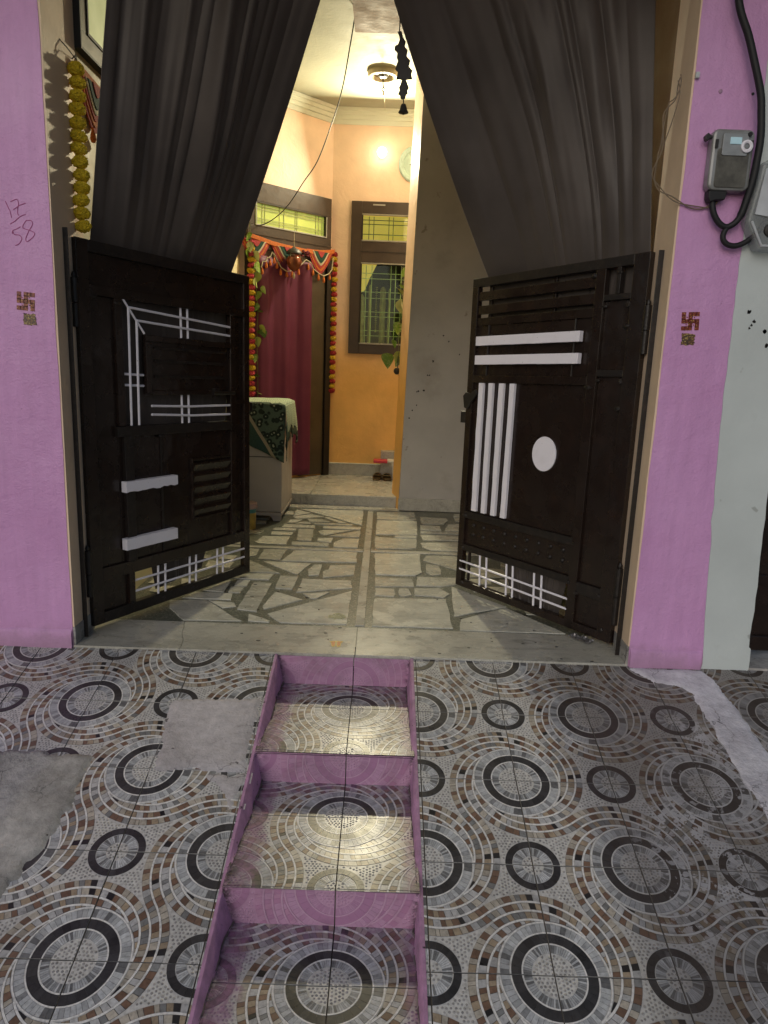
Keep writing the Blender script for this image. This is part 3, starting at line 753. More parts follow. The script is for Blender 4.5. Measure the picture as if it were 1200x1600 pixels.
# grimy partition wall facing the street, its end leaning a little
lean = lambda x, z: x + .0195*z
def pw(P):
    b = MB(); fr = lambda a, c, d: (lean(a, d) if a < 1 else a, c, d)
    b.prism(P, fr, 0, 4.236); return b
pt = wall('partition_wall', pw([(.192, 7.243), (1.34, 7.243), (1.34, 7.60), (.20, 7.60)]), M['grey_wall'], 'grimy grey partition wall facing the street inside the porch')
pw([(.190, 7.246), (.1915, 7.60), (.122, 7.60)]).build('jamb', M['peach'], pt)
b = MB(); b.prism([(.186, .0), (1.335, .0), (1.335, .128), (.188, .128)], XZ, 7.226, 7.242); b.build('skirting', M['marble_slab'], pt, bevel=.003)
wall('niche_wall', MB().box(1.05, 1.3, 7.6, 8.748, .0, 4.236), M['peach'], 'peach wall of the niche behind the partition')
wall('shade_slab', MB().box(-4.5, 6, 2.15, YT, 3.80, 3.96), M['ceiling'], 'unseen cream slab added above the gateway to shade the walls', 'shade_slab')  # unseen slab added and sized to darken the upper walls and curtains
cl = tag(MB().box(-2.0, 1.7, 3.73, 9.2, 4.24, 4.4).build('ceiling', M['ceiling']), kind='structure')
# stepped plaster cornice
def cornice(fr, a0, a1, name='cornice'):
    b = MB()
    for d, z0, z1 in ((.10, 4.205, 4.238), (.075, 4.17, 4.205), (.05, 4.13, 4.17), (.022, 4.085, 4.13)):
        b.prism([(a0, z0), (a1, z0), (a1, z1), (a0, z1)], fr, 0, d)
    return b
o = cornice(DW, .0, 1.262).build('cornice', M['cornice'], wd); 
o = cornice(lambda x, z, d: (x, 8.7475-d, z), -.66, .9).build('cornice', M['cornice'], wb)
o = MB().box(-.335, .95, 5.75, 6.42, 4.08, 4.239).build('ceiling_beam', M['beam']); tag(o, 'brown beam across the porch ceiling above the curtains', 'beam')

# ---- side window on the left wall, up high
sw = empty('side_window', (X0, 4.2, 2.93), label='grey framed frosted window high on the left side wall', cat='window')
t = NT('frosted green glass')
c = t.ramp(t.noise(2.5, 4), (.3, (.36, .40, .17)), (.7, (.52, .55, .28)))
M['frosted'] = t.out(c, .25, t.bump(t.noise(8, 3), .05, .003), .5, emit=c, es=.45)
for y0, y1, z0, z1 in ((3.842, 5.2, 2.935, 3.02), (3.842, 3.94, 3.02, 4.1), (5.1, 5.2, 3.02, 4.1)):
    MB().box(X0+.001, X0+.03, y0, y1, z0, z1).build('frame', M['frame_grey'], sw, bevel=.003)
MB().box(X0+.001, X0+.042, 3.832, 5.21, 2.924, 2.935).build('frame_edge', M['black'], sw)
MB().box(X0+.001, X0+.042, 3.831, 3.842, 2.935, 4.1).build('frame_edge', M['black'], sw)
MB().box(X0+.001, X0+.036, 3.94, 5.1, 3.02, 3.034).build('glazing_bead', M['black'], sw)
MB().box(X0+.001, X0+.036, 3.94, 3.954, 3.034, 4.1).build('glazing_bead', M['black'], sw)
MB().box(X0+.001, X0+.012, 3.954, 5.1, 3.034, 4.1).build('pane', M['frosted'], sw)
# black angle iron posts bolted to the reveals
for x0, x1, lb in ((X0+.005, X0+.032, 'black angle iron gate post against the left reveal'), (X1-.034, X1-.005, 'black angle iron gate post against the right reveal')):
    p = MB(); p.box(x0, x1, 3.588, 3.594, .004, 2.065); p.box(x0 if x0 < 0 else x1-.006, x0+.006 if x0 < 0 else x1, 3.5945, 3.63, .004, 2.065)
    tag(p.build('gate_post', M['gate_worn'], bevel=.002), lb, 'gate post', 'gate posts')
# ================================================================ THE TWO GATE LEAVES
def gate(name, hinge, rz_, side, zk, L, label):
    g = empty(name, (*hinge, 0), rz_, label, 'gate', 'gate leaves'); LOCAL.add(g.name)
    class G:
        def mb(s):
            b = MB(); b.fn = lambda p: Vector((p.x, p.y*side, p.z*(1+zk*(1-p.x/L)))); return b
        def box(s, nm, s0, s1, z0, z1, d0, d1, mat='gate', bevel=.0025, parent=None):
            b = s.mb(); b.box(s0, s1, d0, d1, z0, z1); return b.build(nm, M[mat], parent or g, bevel=bevel)
        def rod(s, nm, pts, d, r=.0068, mat='white', n=8, parent=None):
            b = s.mb(); b.tube([(a, d, z) for a, z in pts], r, n); return b.build(nm, M[mat], parent or g, smooth=True)
        def hinge(s, z0, z1, x=-.012):
            b = s.mb(); b.lathe([(.017, z0), (.017, (z0+z1)/2-.004)], (x, .012, 0), 14); b.lathe([(.019, (z0+z1)/2), (.019, z1)], (x, .012, 0), 14)
            b.lathe([(.009, z1), (.012, z1+.015), (.004, z1+.03)], (x, .012, 0), 10); return b.build('hinge', M['gate_worn'], g, smooth=True)
    return g, G()
# ---- left leaf
g, G = gate('gate_leaf', (-1.545, 3.681), math.atan2(.8674, .4977), -1, .019, 1.285, 'left gate leaf with white corner lines, two short white bars and louvre vent')
f0, f1 = -.02, .02
G.box('stile', 0, .072, .03, 2.0, f0, f1); G.box('stile', 1.232, 1.285, .03, 2.0, f0, f1)
G.box('rail', .072, 1.232, 1.945, 2.0, f0, f1, 'gate_worn'); G.box('rail', .072, 1.232, 1.742, 1.792, f0, f1)
G.box('rail', .072, 1.232, .265, .335, f0, f1); G.box('rail', .072, 1.232, .03, .09, f0, f1, 'gate_worn')
G.box('stile', .222, .268, 1.085, 1.742, f0, f1); G.box('stile', 1.105, 1.15, .335, 1.742, f0, f1)
G.box('rail', .205, 1.105, 1.03, 1.085, f0, f1+.006, 'gate_worn')
G.box('stile', .250, .310, .335, 1.03, f0, f1+.004, 'gate_worn'); G.box('stile', .518, .530, .335, 1.03, -.004, .008, 'gate_worn', .001)
G.box('stile', .250, .290, .09, .265, f0, f1)
G.box('sheet', .072, 1.232, 1.792, 1.945, -.006, 0); G.box('sheet', .072, .222, .335, 1.742, -.006, 0)
G.box('sheet', 1.15, 1.232, .335, 1.742, -.006, 0); G.box('sheet', .2225, 1.105, .335, 1.03, -.006, 0); G.box('sheet', .072, .25, .09, .265, -.006, 0)
G.box('rail', 1.15, 1.232, 1.19, 1.22, f0, f1)
# letter box panel
bx = G.box('box_panel', .42, 1.105, 1.25, 1.572, -.012, .004)
G.box('box_frame', .42, 1.105, 1.54, 1.572, .004, .022, parent=bx); G.box('box_frame', .42, .455, 1.25, 1.54, .004, .022, parent=bx)
G.box('box_frame', .455, 1.105, 1.25, 1.275, .004, .022, parent=bx)
for z in (1.345, 1.43, 1.50): G.box('rib', .49, 1.07, z, z+.016, .004, .013, 'gate_worn', .002, bx)
b = G.mb(); b.tube([(.93, .03, 1.262), (1.125, .03, 1.262)], .012, 10); b.box(.95, .99, .004, .03, 1.235, 1.29); b.build('slide_bolt', M['gate_worn'], g, smooth=True)
# white ornamental rods
G.rod('white_rod', [(.271, 1.755), (.418, 1.579)], .013, .006)
G.rod('white_rod', [(.314, 1.704), (.309, 1.087)], .013); G.rod('white_rod', [(.367, 1.641), (.362, 1.087)], .013)
G.rod('white_rod', [(.315, 1.706), (1.108, 1.668)], .013); G.rod('white_rod', [(.368, 1.643), (1.104, 1.615)], .013)
for s_ in (.698, .751): G.rod('white_rod', [(s_, 1.742), (s_+.002, 1.575)], .004)
for z in (1.361, 1.303): G.rod('white_rod', [(.268, z), (.41, z-.004)], .004)
G.rod('white_rod', [(.455, 1.190), (.75, 1.182), (1.10, 1.184)], .013); G.rod('white_rod', [(.455, 1.142), (.78, 1.128), (1.10, 1.127)], .013)
for s_ in (.693, .748): G.rod('white_rod', [(s_, 1.25), (s_+.002, 1.078)], .004)
# white box bars
def wbar(s0, s1, z0, z1, drop=0, seed=0, d=.048, jit=1):
    r = random.Random(seed); n = 14
    low = [(s0+(s1-s0)*k/n, z0 + (drop*(k/n) if drop else 0) + jit*r.uniform(-.004, .006)*(0 < k < n)) for k in range(n+1)]
    b = G.mb(); b.prism(low + [(s1, z1), (s0, z1)], lambda a, c, e: (a, e, c), .008, d); return b.build('white_bar', M['white'], g, bevel=.0015)
wbar(.228, .607, .728, .788, .006, 1); wbar(.218, .597, .408, .472, 0, 2, .048, .2)
# louvre vent
v = G.box('louvre_vent', .756, 1.10, .486, .868, -.01, .002)
for z0, z1, s0, s1 in ((.486, .500, .756, 1.10), (.854, .868, .756, 1.10), (.50, .854, .756, .772)): G.box('vent_frame', s0, s1, z0, z1, .002, .016, parent=v)
for k in range(5):
    z = .508 + k*.070; b = G.mb()
    b.prism([(.002, z+.004), (.004, z), (.022, z+.040), (.002, z+.058)], lambda a, c, e: (e, a, c), .774, 1.098); b.build('louvre_slat', M['gate'], v)
# lower grill
for z0, z1 in ((.216, .208), (.152, .150)): G.rod('white_rod', [(.285, z0), (1.245, z1)], .013)
for s_ in (.476, .532, .733, .788, .98, 1.035): G.rod('white_rod', [(s_, .28), (s_-.006, .085)], .004)
def welds(spots, seed):
    r = random.Random(seed)
    for a, z in spots:
        bm = ball(.012, 2, .22, (r.uniform(.9, 2.2), .55, r.uniform(.6, 1.2)), r.randint(0, 999)); o = link('weld', bm_mesh(bm, 'weld', M['gate_worn']), g)
        s_ = 1 if g.name == 'gate_leaf.001' else -1
        o.location = (a, s_*.021, z)
welds([(.235, 1.06), (.30, 1.035), (.41, 1.04), (.44, 1.55), (.43, 1.27), (.52, 1.032), (.28, .34), (.285, .99), (.24, 1.745), (1.10, 1.06), (.27, .095), (.5, .06), (.75, .06), (1.13, .335), (1.12, 1.75), (.09, 1.77)], 5)
G.hinge(1.58, 1.81); G.hinge(.2, .45)
b = G.mb(); b.box(1.2855, 1.335, -.004, .004, 1.14, 1.2); b.lathe([(.016, .004), (.016, .007)], (1.313, 0, 1.17), 12, axis='y'); b.build('latch_eye', M['iron'], g, bevel=.002)

# ---- right leaf
g, G = gate('gate_leaf', (1.297, 3.696), math.atan2(.798, -.6026), 1, .026, 1.24, 'right gate leaf with white vertical bars and a white oval disc')
G.box('stile', 0, .09, .03, 2.02, f0, f1); G.box('stile', .252, .312, .03, 1.97, f0, f1); G.box('stile', 1.19, 1.24, .03, 1.97, f0, f1)
G.box('rail', .09, 1.24, 1.97, 2.02, f0, f1, 'gate_worn'); G.box('rail', .312, 1.19, 1.385, 1.43, f0, f1)
G.box('rail', .312, 1.19, .505, .55, f0, f1, 'gate_worn'); G.box('rail', .312, 1.19, .282, .325, f0, f1, 'gate_worn')
G.box('rail', .09, 1.19, .03, .075, f0, f1)
for z0, z1 in ((1.885, 1.938), (1.803, 1.855), (1.735, 1.782)): G.box('slat', .312, 1.19, z0, z1, -.012, .012, 'gate')
G.box('stile', 1.10, 1.125, 1.782, 1.97, -.03, -.014); G.box('stile', .60, .62, 1.782, 1.97, -.03, -.014)
for z0, z1 in ((1.81, 1.84), (1.43, 1.465), (.245, .31)): G.box('rail', .09, .252, z0, z1, f0, f1, 'gate_worn')
G.box('sheet', .09, .252, .31, 1.43, -.006, 0); G.box('sheet', .09, .252, 1.465, 1.81, -.006, 0); G.box('sheet', .09, .252, .075, .245, -.006, 0)
G.box('stile', .16, .185, 1.84, 1.97, f0, f1, 'gate_worn')
G.box('sheet', .312, 1.19, 1.43, 1.735, -.006, 0); G.box('sheet', .312, 1.19, .55, 1.385, -.006, 0); G.box('sheet', .312, 1.19, .325, .505, -.006, 0)
G.rod('stay', [(1.09, 1.43), (1.09, 1.735)], .004, .006, 'gate_worn'); G.rod('stay', [(.43, 1.43), (.43, 1.735)], .004, .006, 'gate_worn')
wbar(.370, 1.165, 1.612, 1.668, 0, 3, .04, .15); wbar(.368, 1.164, 1.497, 1.553, 0, 4, .04, .15)
r = random.Random(9)
for s0, s1, t0, t1 in ((1.093, 1.131, 1.090, 1.131), (1.010, 1.046, 1.008, 1.044), (.919, .957, .921, .957), (.831, .868, .834, .871)):
    b = G.mb(); n = 8
    P = [(t0+(s0-t0)*k/n, .562+(1.384-.562)*k/n) for k in range(n+1)] + [(t1+(s1-t1)*k/n + r.uniform(-.002, .002), .562+(1.384-.562)*k/n) for k in range(n, -1, -1)]
    b.prism(P, lambda a, c, e: (a, e, c), .002, .024); b.build('white_bar', M['white'], g, bevel=.0015)
b = G.mb(); b.prism([(.573+.088*math.cos(a*math.pi/20), .99+.100*math.sin(a*math.pi/20)) for a in range(40)], lambda a, c, e: (a, e, c), .002, .012); b.build('white_disc', M['white'], g, bevel=.002)
for z in (.462, .400):
    for k in range(9):
        b = G.mb(); b.lathe([(.014, .0), (.012, .006), (.006, .010)], (1.12-k*.0925, 0, z), 10, axis='y'); b.fn = None
        b2 = G.mb(); b2.fn = None
        for q in b.v: q.y = abs(q.y)
        b.build('rivet', M['gate_worn'], g, smooth=True)
for z0, z1 in ((.205, .193), (.148, .133)): G.rod('white_rod', [(1.212, z0), (.306, z1)], .016)
for s_ in (1.038, .978, .802, .748, .574, .516): G.rod('white_rod', [(s_, .282), (s_-.012, .078)], .006)
G.rod('stile', [(1.15, .08), (1.15, .282)], -.01, .010, 'gate')
welds([(.10, 1.44), (.24, 1.44), (.10, 1.83), (.24, 1.82), (.17, 1.99), (.30, 1.40), (.10, .28), (.25, .25), (.305, .53), (.31, .30), (1.19, .52), (1.19, .30), (1.18, .06), (.32, 1.98), (.06, .09), (.10, 1.72), (.10, 1.3)], 8)
G.hinge(1.54, 1.77); G.hinge(.14, .45)
b = G.mb(); b.box(1.245, 1.30, -.005, .005, 1.125, 1.20); b.lathe([(.02, .005), (.02, .009)], (1.275, 0, 1.165), 12, axis='y'); b.build('latch_eye', M['iron'], g, bevel=.003)
b = G.mb(); b.prism([(1.245, 1.225), (1.26, 1.30), (1.235, 1.325), (1.195, 1.315), (1.15, 1.345), (1.135, 1.32), (1.19, 1.25), (1.215, 1.215)], lambda a, c, e: (a, e, c), .021, .034); b.build('latch_lever', M['iron'], g, bevel=.004)

# ---- dark curtains hung in the gateway and tucked behind the leaves
t = NT('charcoal satin curtain cloth')
at = t.n('ShaderNodeTexWave'); at.inputs['Scale'].default_value = 260; at.inputs['Distortion'].default_value = 1.5; t.put(at.inputs['Vector'], t.pos())
c = t.mix(t.ramp(t.noise(2.5, 4), (.35, 0.), (.7, 1.)), (.056, .046, .041), (.086, .072, .064))
t.b.inputs['Sheen Weight'].default_value = .55; t.b.inputs['Sheen Roughness'].default_value = .4; t.b.inputs['Sheen Tint'].default_value = (.6, .55, .55, 1)
M['curtain'] = t.out(c, .5, t.bump(at.outputs['Fac'], .04, .001), .35)
def curtain(label, top, mid, low, seed, amp, pl):
    """pleated cloth between the rod (v=0), the gate top (v=.5) and the hem (v=1); u runs from the wall to the free edge"""
    r = random.Random(seed); b = MB()
    def pleat(u):
        for x0, wd, h in pl:
            if x0 <= u < x0+wd:
                k = (u-x0)/wd; return h*(math.sin(math.pi*k**1.25)**.8 - .35)
        return 0
    T_, M_, L_ = [[Vector(p) for p in q] for q in (top, mid, low)]
    def f(u, v):
        if v < .5:
            k = v/.5; A = [T_[i].lerp(M_[i], k) for i in (0, 1)]
            A[1] = A[1] + Vector((0, 0, -.05*math.sin(math.pi*k)))
        else:
            k = (v-.5)/.5; A = [M_[i].lerp(L_[i], k) for i in (0, 1)]
            A[1] = M_[1].lerp(L_[1], k); hx = M_[1].lerp(L_[1], k**2.2); A[1].x, A[1].y = hx.x, hx.y
        p = A[0].lerp(A[1], u); n = (A[1]-A[0]).cross(Vector((0, 0, 1))).normalized()
        if n.y > 0: n = -n
        uu = u + (.10*math.sin(2.4*v+.2)+.03*math.sin(7*v+seed))*math.sin(math.pi*u) + .012*noise.noise(Vector((u*6, v*3, seed)))*math.sin(math.pi*u)
        q = pleat(uu) + .22*noise.noise(Vector((uu*26, v*.7, seed))) + 1.5*noise.noise(Vector((u*4, v*2.2, seed*3.1))) + .7*noise.noise(Vector((u*9-v*3, v*4.5, seed*2.3)))
        q *= (.75+.5*noise.noise(Vector((u*14, v*2.0, seed+9))))
        fall = 1 if v < .36 else max(.22, 1-(v-.36)*5.6)
        return p + n*(amp*q*fall*min(1, .1+u*5)*min(1, .3+(1-u)*9))
    b.grid(230, 80, f)
    return tag(b.build('curtain', M['curtain'], smooth='all', solid=.003), label, 'curtain', 'dark curtains in the gateway')
def leaf(hx, hy, ex, ey, s_, d, z): # a point behind a leaf
    return (hx+ex*s_+d*(-ey if hx < 0 else ey), hy+ey*s_+d*(ex if hx < 0 else -ex), z)
LH = (-1.545, 3.681, .4977, .8674); RH = (1.297, 3.696, -.6026, .798)
curtain('charcoal curtain gathered to the left and tucked behind the left gate leaf',
        [(-1.30, 3.76, 3.62), (-.25, 3.93, 3.62)], [leaf(*LH, .12, .022, 2.04), leaf(*LH, 1.185, .055, 1.99)], [leaf(*LH, .50, .05, .10), leaf(*LH, .90, .06, .14)], 2, .042,
        [(0, .08, .6), (.08, .22, .9), (.30, .20, .75), (.50, .05, .3), (.55, .16, .8), (.71, .04, .3), (.75, .045, .35), (.795, .04, .3), (.835, .06, .4), (.895, .2, .5)])
curtain('charcoal curtain gathered to the right and tucked behind the right gate leaf',
        [(1.215, 3.90, 3.62), (-.155, 4.05, 3.62)], [leaf(*RH, .04, .035, 2.07), leaf(*RH, 1.16, .055, 2.0)], [leaf(*RH, .42, .06, .05), leaf(*RH, .80, .06, .06)], 5, .046,
        [(0, .12, .8), (.12, .10, .7), (.22, .13, .9), (.35, .04, .3), (.39, .20, .8), (.59, .05, .3), (.64, .18, .65), (.82, .3, .5)])

# torn foil caught under the foot of the right leaf, worn spots low on the gates
b = MB(); r = random.Random(31)
def foil(u, v):
    return leaf(*RH, .09+.14*u, -.03-.05*v+.012*noise.noise(Vector((u*9, v*9, 2))), .008+.035*max(0, noise.noise(Vector((u*11, v*8, 5)))+.25)*(1-.5*v))
b.grid(16, 8, foil); M['foil'] = plain('dull crumpled foil', (.20, .19, .19), .35, .6)
tag(b.build('foil_scrap', M['foil'], solid=.001), 'crumpled silvery foil scrap under the hinge end of the right gate leaf', 'scrap')
# ================================================================ HOUSE DOOR, WINDOW
def prismD(b, P, d0, d1, m=0): return b.prism(P, DW, d0, d1, m)
def rectD(t0, t1, z0, z1, d0, d1): b = MB(); prismD(b, [(t0, z0), (t1, z0), (t1, z1), (t0, z1)], d0, d1); return b
door = empty('house_door', DW(.6, .112, 0), label='brown house door with green glass ventilator above maroon curtain', cat='door')
rectD(.055, 1.20, 3.085, 3.28, .002, .06).build('frame_head', M['frame'], door, bevel=.006)
rectD(.055, 1.20, 2.62, 2.85, .002, .06).build('transom', M['frame'], door, bevel=.006)
rectD(.055, 1.20, 2.755, 2.765, .06, .068).build('transom_bead', M['frame'], door)
rectD(.055, .128, 2.85, 3.085, .002, .06).build('frame_side', M['frame'], door, bevel=.004)
rectD(1.095, 1.20, 2.85, 3.085, .002, .06).build('frame_side', M['frame'], door, bevel=.004)
rectD(.02, .105, .112, 2.62, .002, .06).build('frame_side', M['frame_dark'], door, bevel=.004)
rectD(1.13, 1.20, .112, 2.62, .002, .06).build('frame_side', M['frame_dark'], door, bevel=.004)
M['leaf_door'] = plain('olive brown door leaf enamel', (.075, .06, .038), .3, var=.25, vs=6)
rectD(.108, .46, .13, 2.6, .006, .03).build('door_leaf', M['leaf_door'], door, bevel=.003)
rectD(.335, .343, .75, 2.42, .031, .045).build('leaf_edge', M['cornice'], door)
for t0, t1, z0, z1 in ((.128, 1.095, 2.85, 2.862), (.128, 1.095, 3.073, 3.085), (.128, .138, 2.862, 3.073), (1.085, 1.095, 2.862, 3.073)):
    rectD(t0, t1, z0, z1, .062, .068).build('glazing_bead', M['frame_dark'] if z0 > 3 else M['grey_wall'], door)
def litglass(name, c1, c2, es, sc=3):
    t = NT(name); c = t.mix(t.ramp(t.noise(sc, 4), (.35, 0.), (.65, 1.)), c1, c2)
    return t.out(c, .12, None, .6, emit=c, es=es)
M['glass_green'] = litglass('lit green glass', (.30, .40, .08), (.42, .48, .10), .55)
M['bar_green'] = plain('pale green grill bar', (.42, .46, .18), .5)
pn = rectD(.138, 1.085, 2.862, 3.073, .004, .02).build('pane', M['glass_green'], door)
for tt in (.165, .215, .255, .52, .545, .70, .76, .95, .985):
    rectD(tt, tt+.007, 2.862, 3.073, .0205, .026).build('grill_bar', M['bar_green'], pn)
for z in (2.90, 2.925, 3.015, 3.04): rectD(.139, 1.084, z, z+.006, .0265, .031).build('grill_bar', M['bar_green'], pn)
# maroon door curtain
t = NT('maroon door curtain cloth'); c = t.mix(t.ramp(t.noise(3, 4), (.3, 0.), (.7, 1.)), (.115, .020, .052), (.15, .030, .066))
M['maroon'] = t.out(c, .55, t.bump(t.noise(160, 2), .05, .001), .3)
b = MB()
def mc(u, v):
    tt = .345 + u*.80; z = 2.55 - v*2.40
    d = .07 + .016*math.sin(u*17+.5*v) + .007*math.sin(u*9+2) + .003*math.sin(u*43+1) + .006*noise.noise(Vector((u*7, v*3, 0)))
    return DW(tt, z, d)
b.grid(90, 30, mc); tag(b.build('door_curtain', M['maroon'], smooth='all', solid=.003), 'maroon curtain hanging in the house doorway', 'curtain')

# window in the back wall
win = empty('back_window', (-.06, 8.75, 1.6), label='brown framed window with ventilator in the orange back wall', cat='window')
def fb(x0, x1, z0, z1, y0=8.70, y1=8.80, mat='frame', nm='frame', par=win, bev=.005): return MB().box(x0, x1, y0, y1, z0, z1).build(nm, M[mat], par, bevel=bev)
fb(-.444, -.32, 1.58, 3.28, nm='frame_side'); fb(.215, .32, 1.58, 3.28, nm='frame_side')
fb(-.32, .215, 3.145, 3.28, nm='frame_head'); fb(-.32, .215, 2.612, 2.845, nm='transom'); fb(-.32, .215, 1.58, 1.69, nm='frame_sill')
fb(-.335, .23, 2.728, 2.735, 8.694, 8.699, 'frame_dark', 'transom_bead', bev=0)
fb(-.20, -.06, 3.235, 3.25, 8.692, 8.699, 'grey_wall', 'hinge_plate', bev=.002)
M['bead'] = plain('grey window bead', (.30, .28, .24), .4)
for z0, z1 in ((1.69, 2.612), (2.845, 3.145)):
    fb(-.32, .215, z0, z0+.018, 8.692, 8.73, 'bead', 'glazing_bead', bev=.003); fb(-.32, .215, z1-.014, z1, 8.692, 8.73, 'bead', 'glazing_bead', bev=.003)
    fb(-.32, -.308, z0+.018, z1-.014, 8.692, 8.73, 'frame_dark', 'glazing_bead', bev=0)
t = NT('clear window glass'); tr = t.n('ShaderNodeBsdfTransparent'); tr.inputs[0].default_value = (.85, .95, .82, 1); gl = t.n('ShaderNodeBsdfGlossy'); gl.inputs['Roughness'].default_value = .05
mx = t.n('ShaderNodeMixShader'); mx.inputs[0].default_value = .025; t.put(mx.inputs[1], tr.outputs[0]); t.put(mx.inputs[2], gl.outputs[0])
t.t.links.new(mx.outputs[0], t.t.nodes['Material Output'].inputs['Surface']); M['glass'] = t.m
p1 = fb(-.308, .214, 1.709, 2.597, 8.755, 8.759, 'glass', 'pane', bev=0); p2 = fb(-.308, .214, 2.864, 3.130, 8.755, 8.759, 'glass', 'pane', bev=0)
M['bar_olive'] = plain('olive window grill bar', (.16, .17, .07), .5)
for x in (-.245, -.19, -.015, .035, .205): fb(x, x+.009, 2.864, 3.130, 8.775, 8.783, 'bar_olive', 'grill_bar', p2, 0)
for z in (2.93, 3.04, 3.085): fb(-.31, .215, z, z+.008, 8.766, 8.7745, 'bar_olive', 'grill_bar', p2, 0)
M['bar_pale'] = plain('pale green window grill bar', (.52, .58, .32), .5)
for x in (-.262, -.195, .03, .085, .15): fb(x, x+.008, 1.709, 2.597, 8.775, 8.783, 'bar_pale', 'grill_bar', p1, 0)
for z in (1.79, 1.85, 2.01, 2.065, 2.22, 2.29, 2.44, 2.50): fb(-.31, .215, z, z+.006, 8.766, 8.7745, 'bar_pale', 'grill_bar', p1, 0)
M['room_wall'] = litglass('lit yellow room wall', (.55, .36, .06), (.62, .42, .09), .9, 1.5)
rm = empty('lit_room', (0, 10.2, 1.2), label='lit yellow room with dark cupboard seen through the back window', cat='room')
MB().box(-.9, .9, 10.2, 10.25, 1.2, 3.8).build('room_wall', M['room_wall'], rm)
MB().box(-.9, .9, 8.96, 10.2, 1.15, 1.2).build('room_floor', M['grey_wall'], rm); MB().box(-.9, .9, 8.96, 10.2, 3.8, 3.85).build('room_ceiling', M['ceiling'], rm)
MB().box(-.95, -.9, 8.96, 10.2, 1.2, 3.8).build('room_side', M['ceiling'], rm); MB().box(.9, .95, 8.96, 10.2, 1.2, 3.8).build('room_side', M['ceiling'], rm)
M['cup_green'] = plain('dark green cupboard', (.022, .026, .014), .6, var=.4, vs=5)
b = MB(); b.prism([(-.42, 1.2), (.8, 1.2), (.8, 2.83), (-.10, 2.83), (-.24, 2.55), (-.30, 2.40), (-.42, 2.33)], XZ, 9.75, 10.1); b.build('cupboard', M['cup_green'], rm, bevel=.01)
M['pale_pipe'] = paint('pale stained post', (.55, .50, .26), .5, .25, 12, .2, 40, dirt=(9, .55, .6), dirtc=(.2, .18, .08))
for x, r_, zt in ((-.315, .035, 2.30), (-.215, .018, 2.42), (-.055, .036, 2.40), (.025, .014, 2.38)):
    MB().lathe([(r_, 0), (r_, zt-1.7-.05), (r_*.8, zt-1.7-.02), (r_*.25, zt-1.7)], (x, 9.2, 1.7), 14).build('pale_post', M['pale_pipe'], rm, smooth=True)
b = MB()
for k in range(24): b.lathe([(.006, 0), (.014, .008), (.006, .018)], (-.135, 9.2, 1.85+k*.023), 8)
b.build('beaded_post', M['pale_pipe'], rm, smooth=True)

# ================================================================ LAMP, CLOCK, CEILING ROSE, CABLE, CHIME
t = NT('glowing bulb'); t.out((.9, .85, .75), .4, None, .3, emit=(1, .86, .62), es=14); M['glow'] = t.m
lamp = empty('wall_bulb', (-.118, 8.748, 3.785), label='round lit bulb glowing on the upper back wall', cat='bulb')
MB().lathe([(.045, 0), (.045, .012), (.022, .018), (.02, .05), (.017, .055)], (-.118, 8.747, 3.785), 20, axis='y').build('bulb_holder', M['white'], lamp, smooth=True)
o = link('bulb', bm_mesh(ball(.052, 3), 'bulb', M['glow']), lamp); o.location = (-.118, 8.637, 3.785)
for p in o.data.polygons: p.use_smooth = True
ld = bpy.data.lights.new('bulb_light', 'AREA'); ld.shape = 'DISK'; ld.size = .15; ld.energy = 116; ld.color = (1.0, .895, .60)
lo = bpy.data.objects.new('bulb_light', ld); COL.objects.link(lo); lo.rotation_euler = (R(-78), 0, 0); lo.location = (-.075, 8.50, 3.735); lo.parent = lamp; lo.matrix_parent_inverse = Matrix.Translation(lamp.location).inverted()
ck = empty('wall_clock', (.275, 8.748, 3.69), label='round white rimmed wall clock half hidden by the partition edge', cat='clock')
cc = (.275, 8.747, 3.695)
M['clock_rim'] = plain('pale green white rim', (.50, .66, .60), .35); M['clock_face'] = plain('pinkish dial', (.52, .36, .29), .4); M['dark_hand'] = plain('dark hand', (.05, .04, .04), .5)
MB().lathe([(.200, 0), (.200, .022), (.188, .036), (.168, .038), (.150, .030), (.144, .016)], cc, 48, axis='y').build('rim', M['clock_rim'], ck, smooth=True)
MB().lathe([(.146, .0), (.146, .014)], cc, 48, axis='y').build('dial', M['clock_face'], ck)
b = MB(); b.prism([(cc[0]-.08, 3.69), (cc[0]-.02, 3.708), (cc[0]+.02, 3.70), (cc[0]+.0, 3.676), (cc[0]-.04, 3.674)], XZ, 8.724, 8.732); b.build('hand', M['dark_hand'], ck)
b = MB(); b.prism([(cc[0]-.006, 3.68), (cc[0]+.006, 3.68), (cc[0]+.03, 3.81), (cc[0]+.02, 3.812)], XZ, 8.718, 8.7235); b.build('hand', M['dark_hand'], ck)
rs = empty('ceiling_rose', (-.118, 7.66, 4.24), label='round cream ceiling rose with a bare hook and wires', cat='ceiling rose')
M['cream'] = plain('cream plastic', (.50, .44, .30), .45)
MB().lathe([(.150, 0), (.150, -.02), (.138, -.045), (.112, -.05), (.095, -.035), (.09, -.01), (.055, -.008)], (-.118, 7.66, 4.24), 40, caps=False).build('ring', M['cream'], rs, smooth=True)
MB().lathe([(.05, 0), (.05, -.03), (.03, -.04)], (-.118, 7.66, 4.235), 16).build('junction_block', M['iron'], rs)
MB().tube([(-.118, 7.66, 4.20), (-.116, 7.655, 4.13), (-.112, 7.65, 4.10)], .006, 8).build('wire', M['iron'], rs)
b = MB(); b.tube([(-.112+.012*math.cos(a), 7.65, 4.085+.016*math.sin(a)) for a in [k*.6 for k in range(10)]], .005, 6); b.build('hook', M['iron'], rs)
b = MB(); b.tube([(-.112, 7.65, 4.07), (-.11, 7.65, 4.03)], .008, 8); b.build('holder', M['cream'], rs)
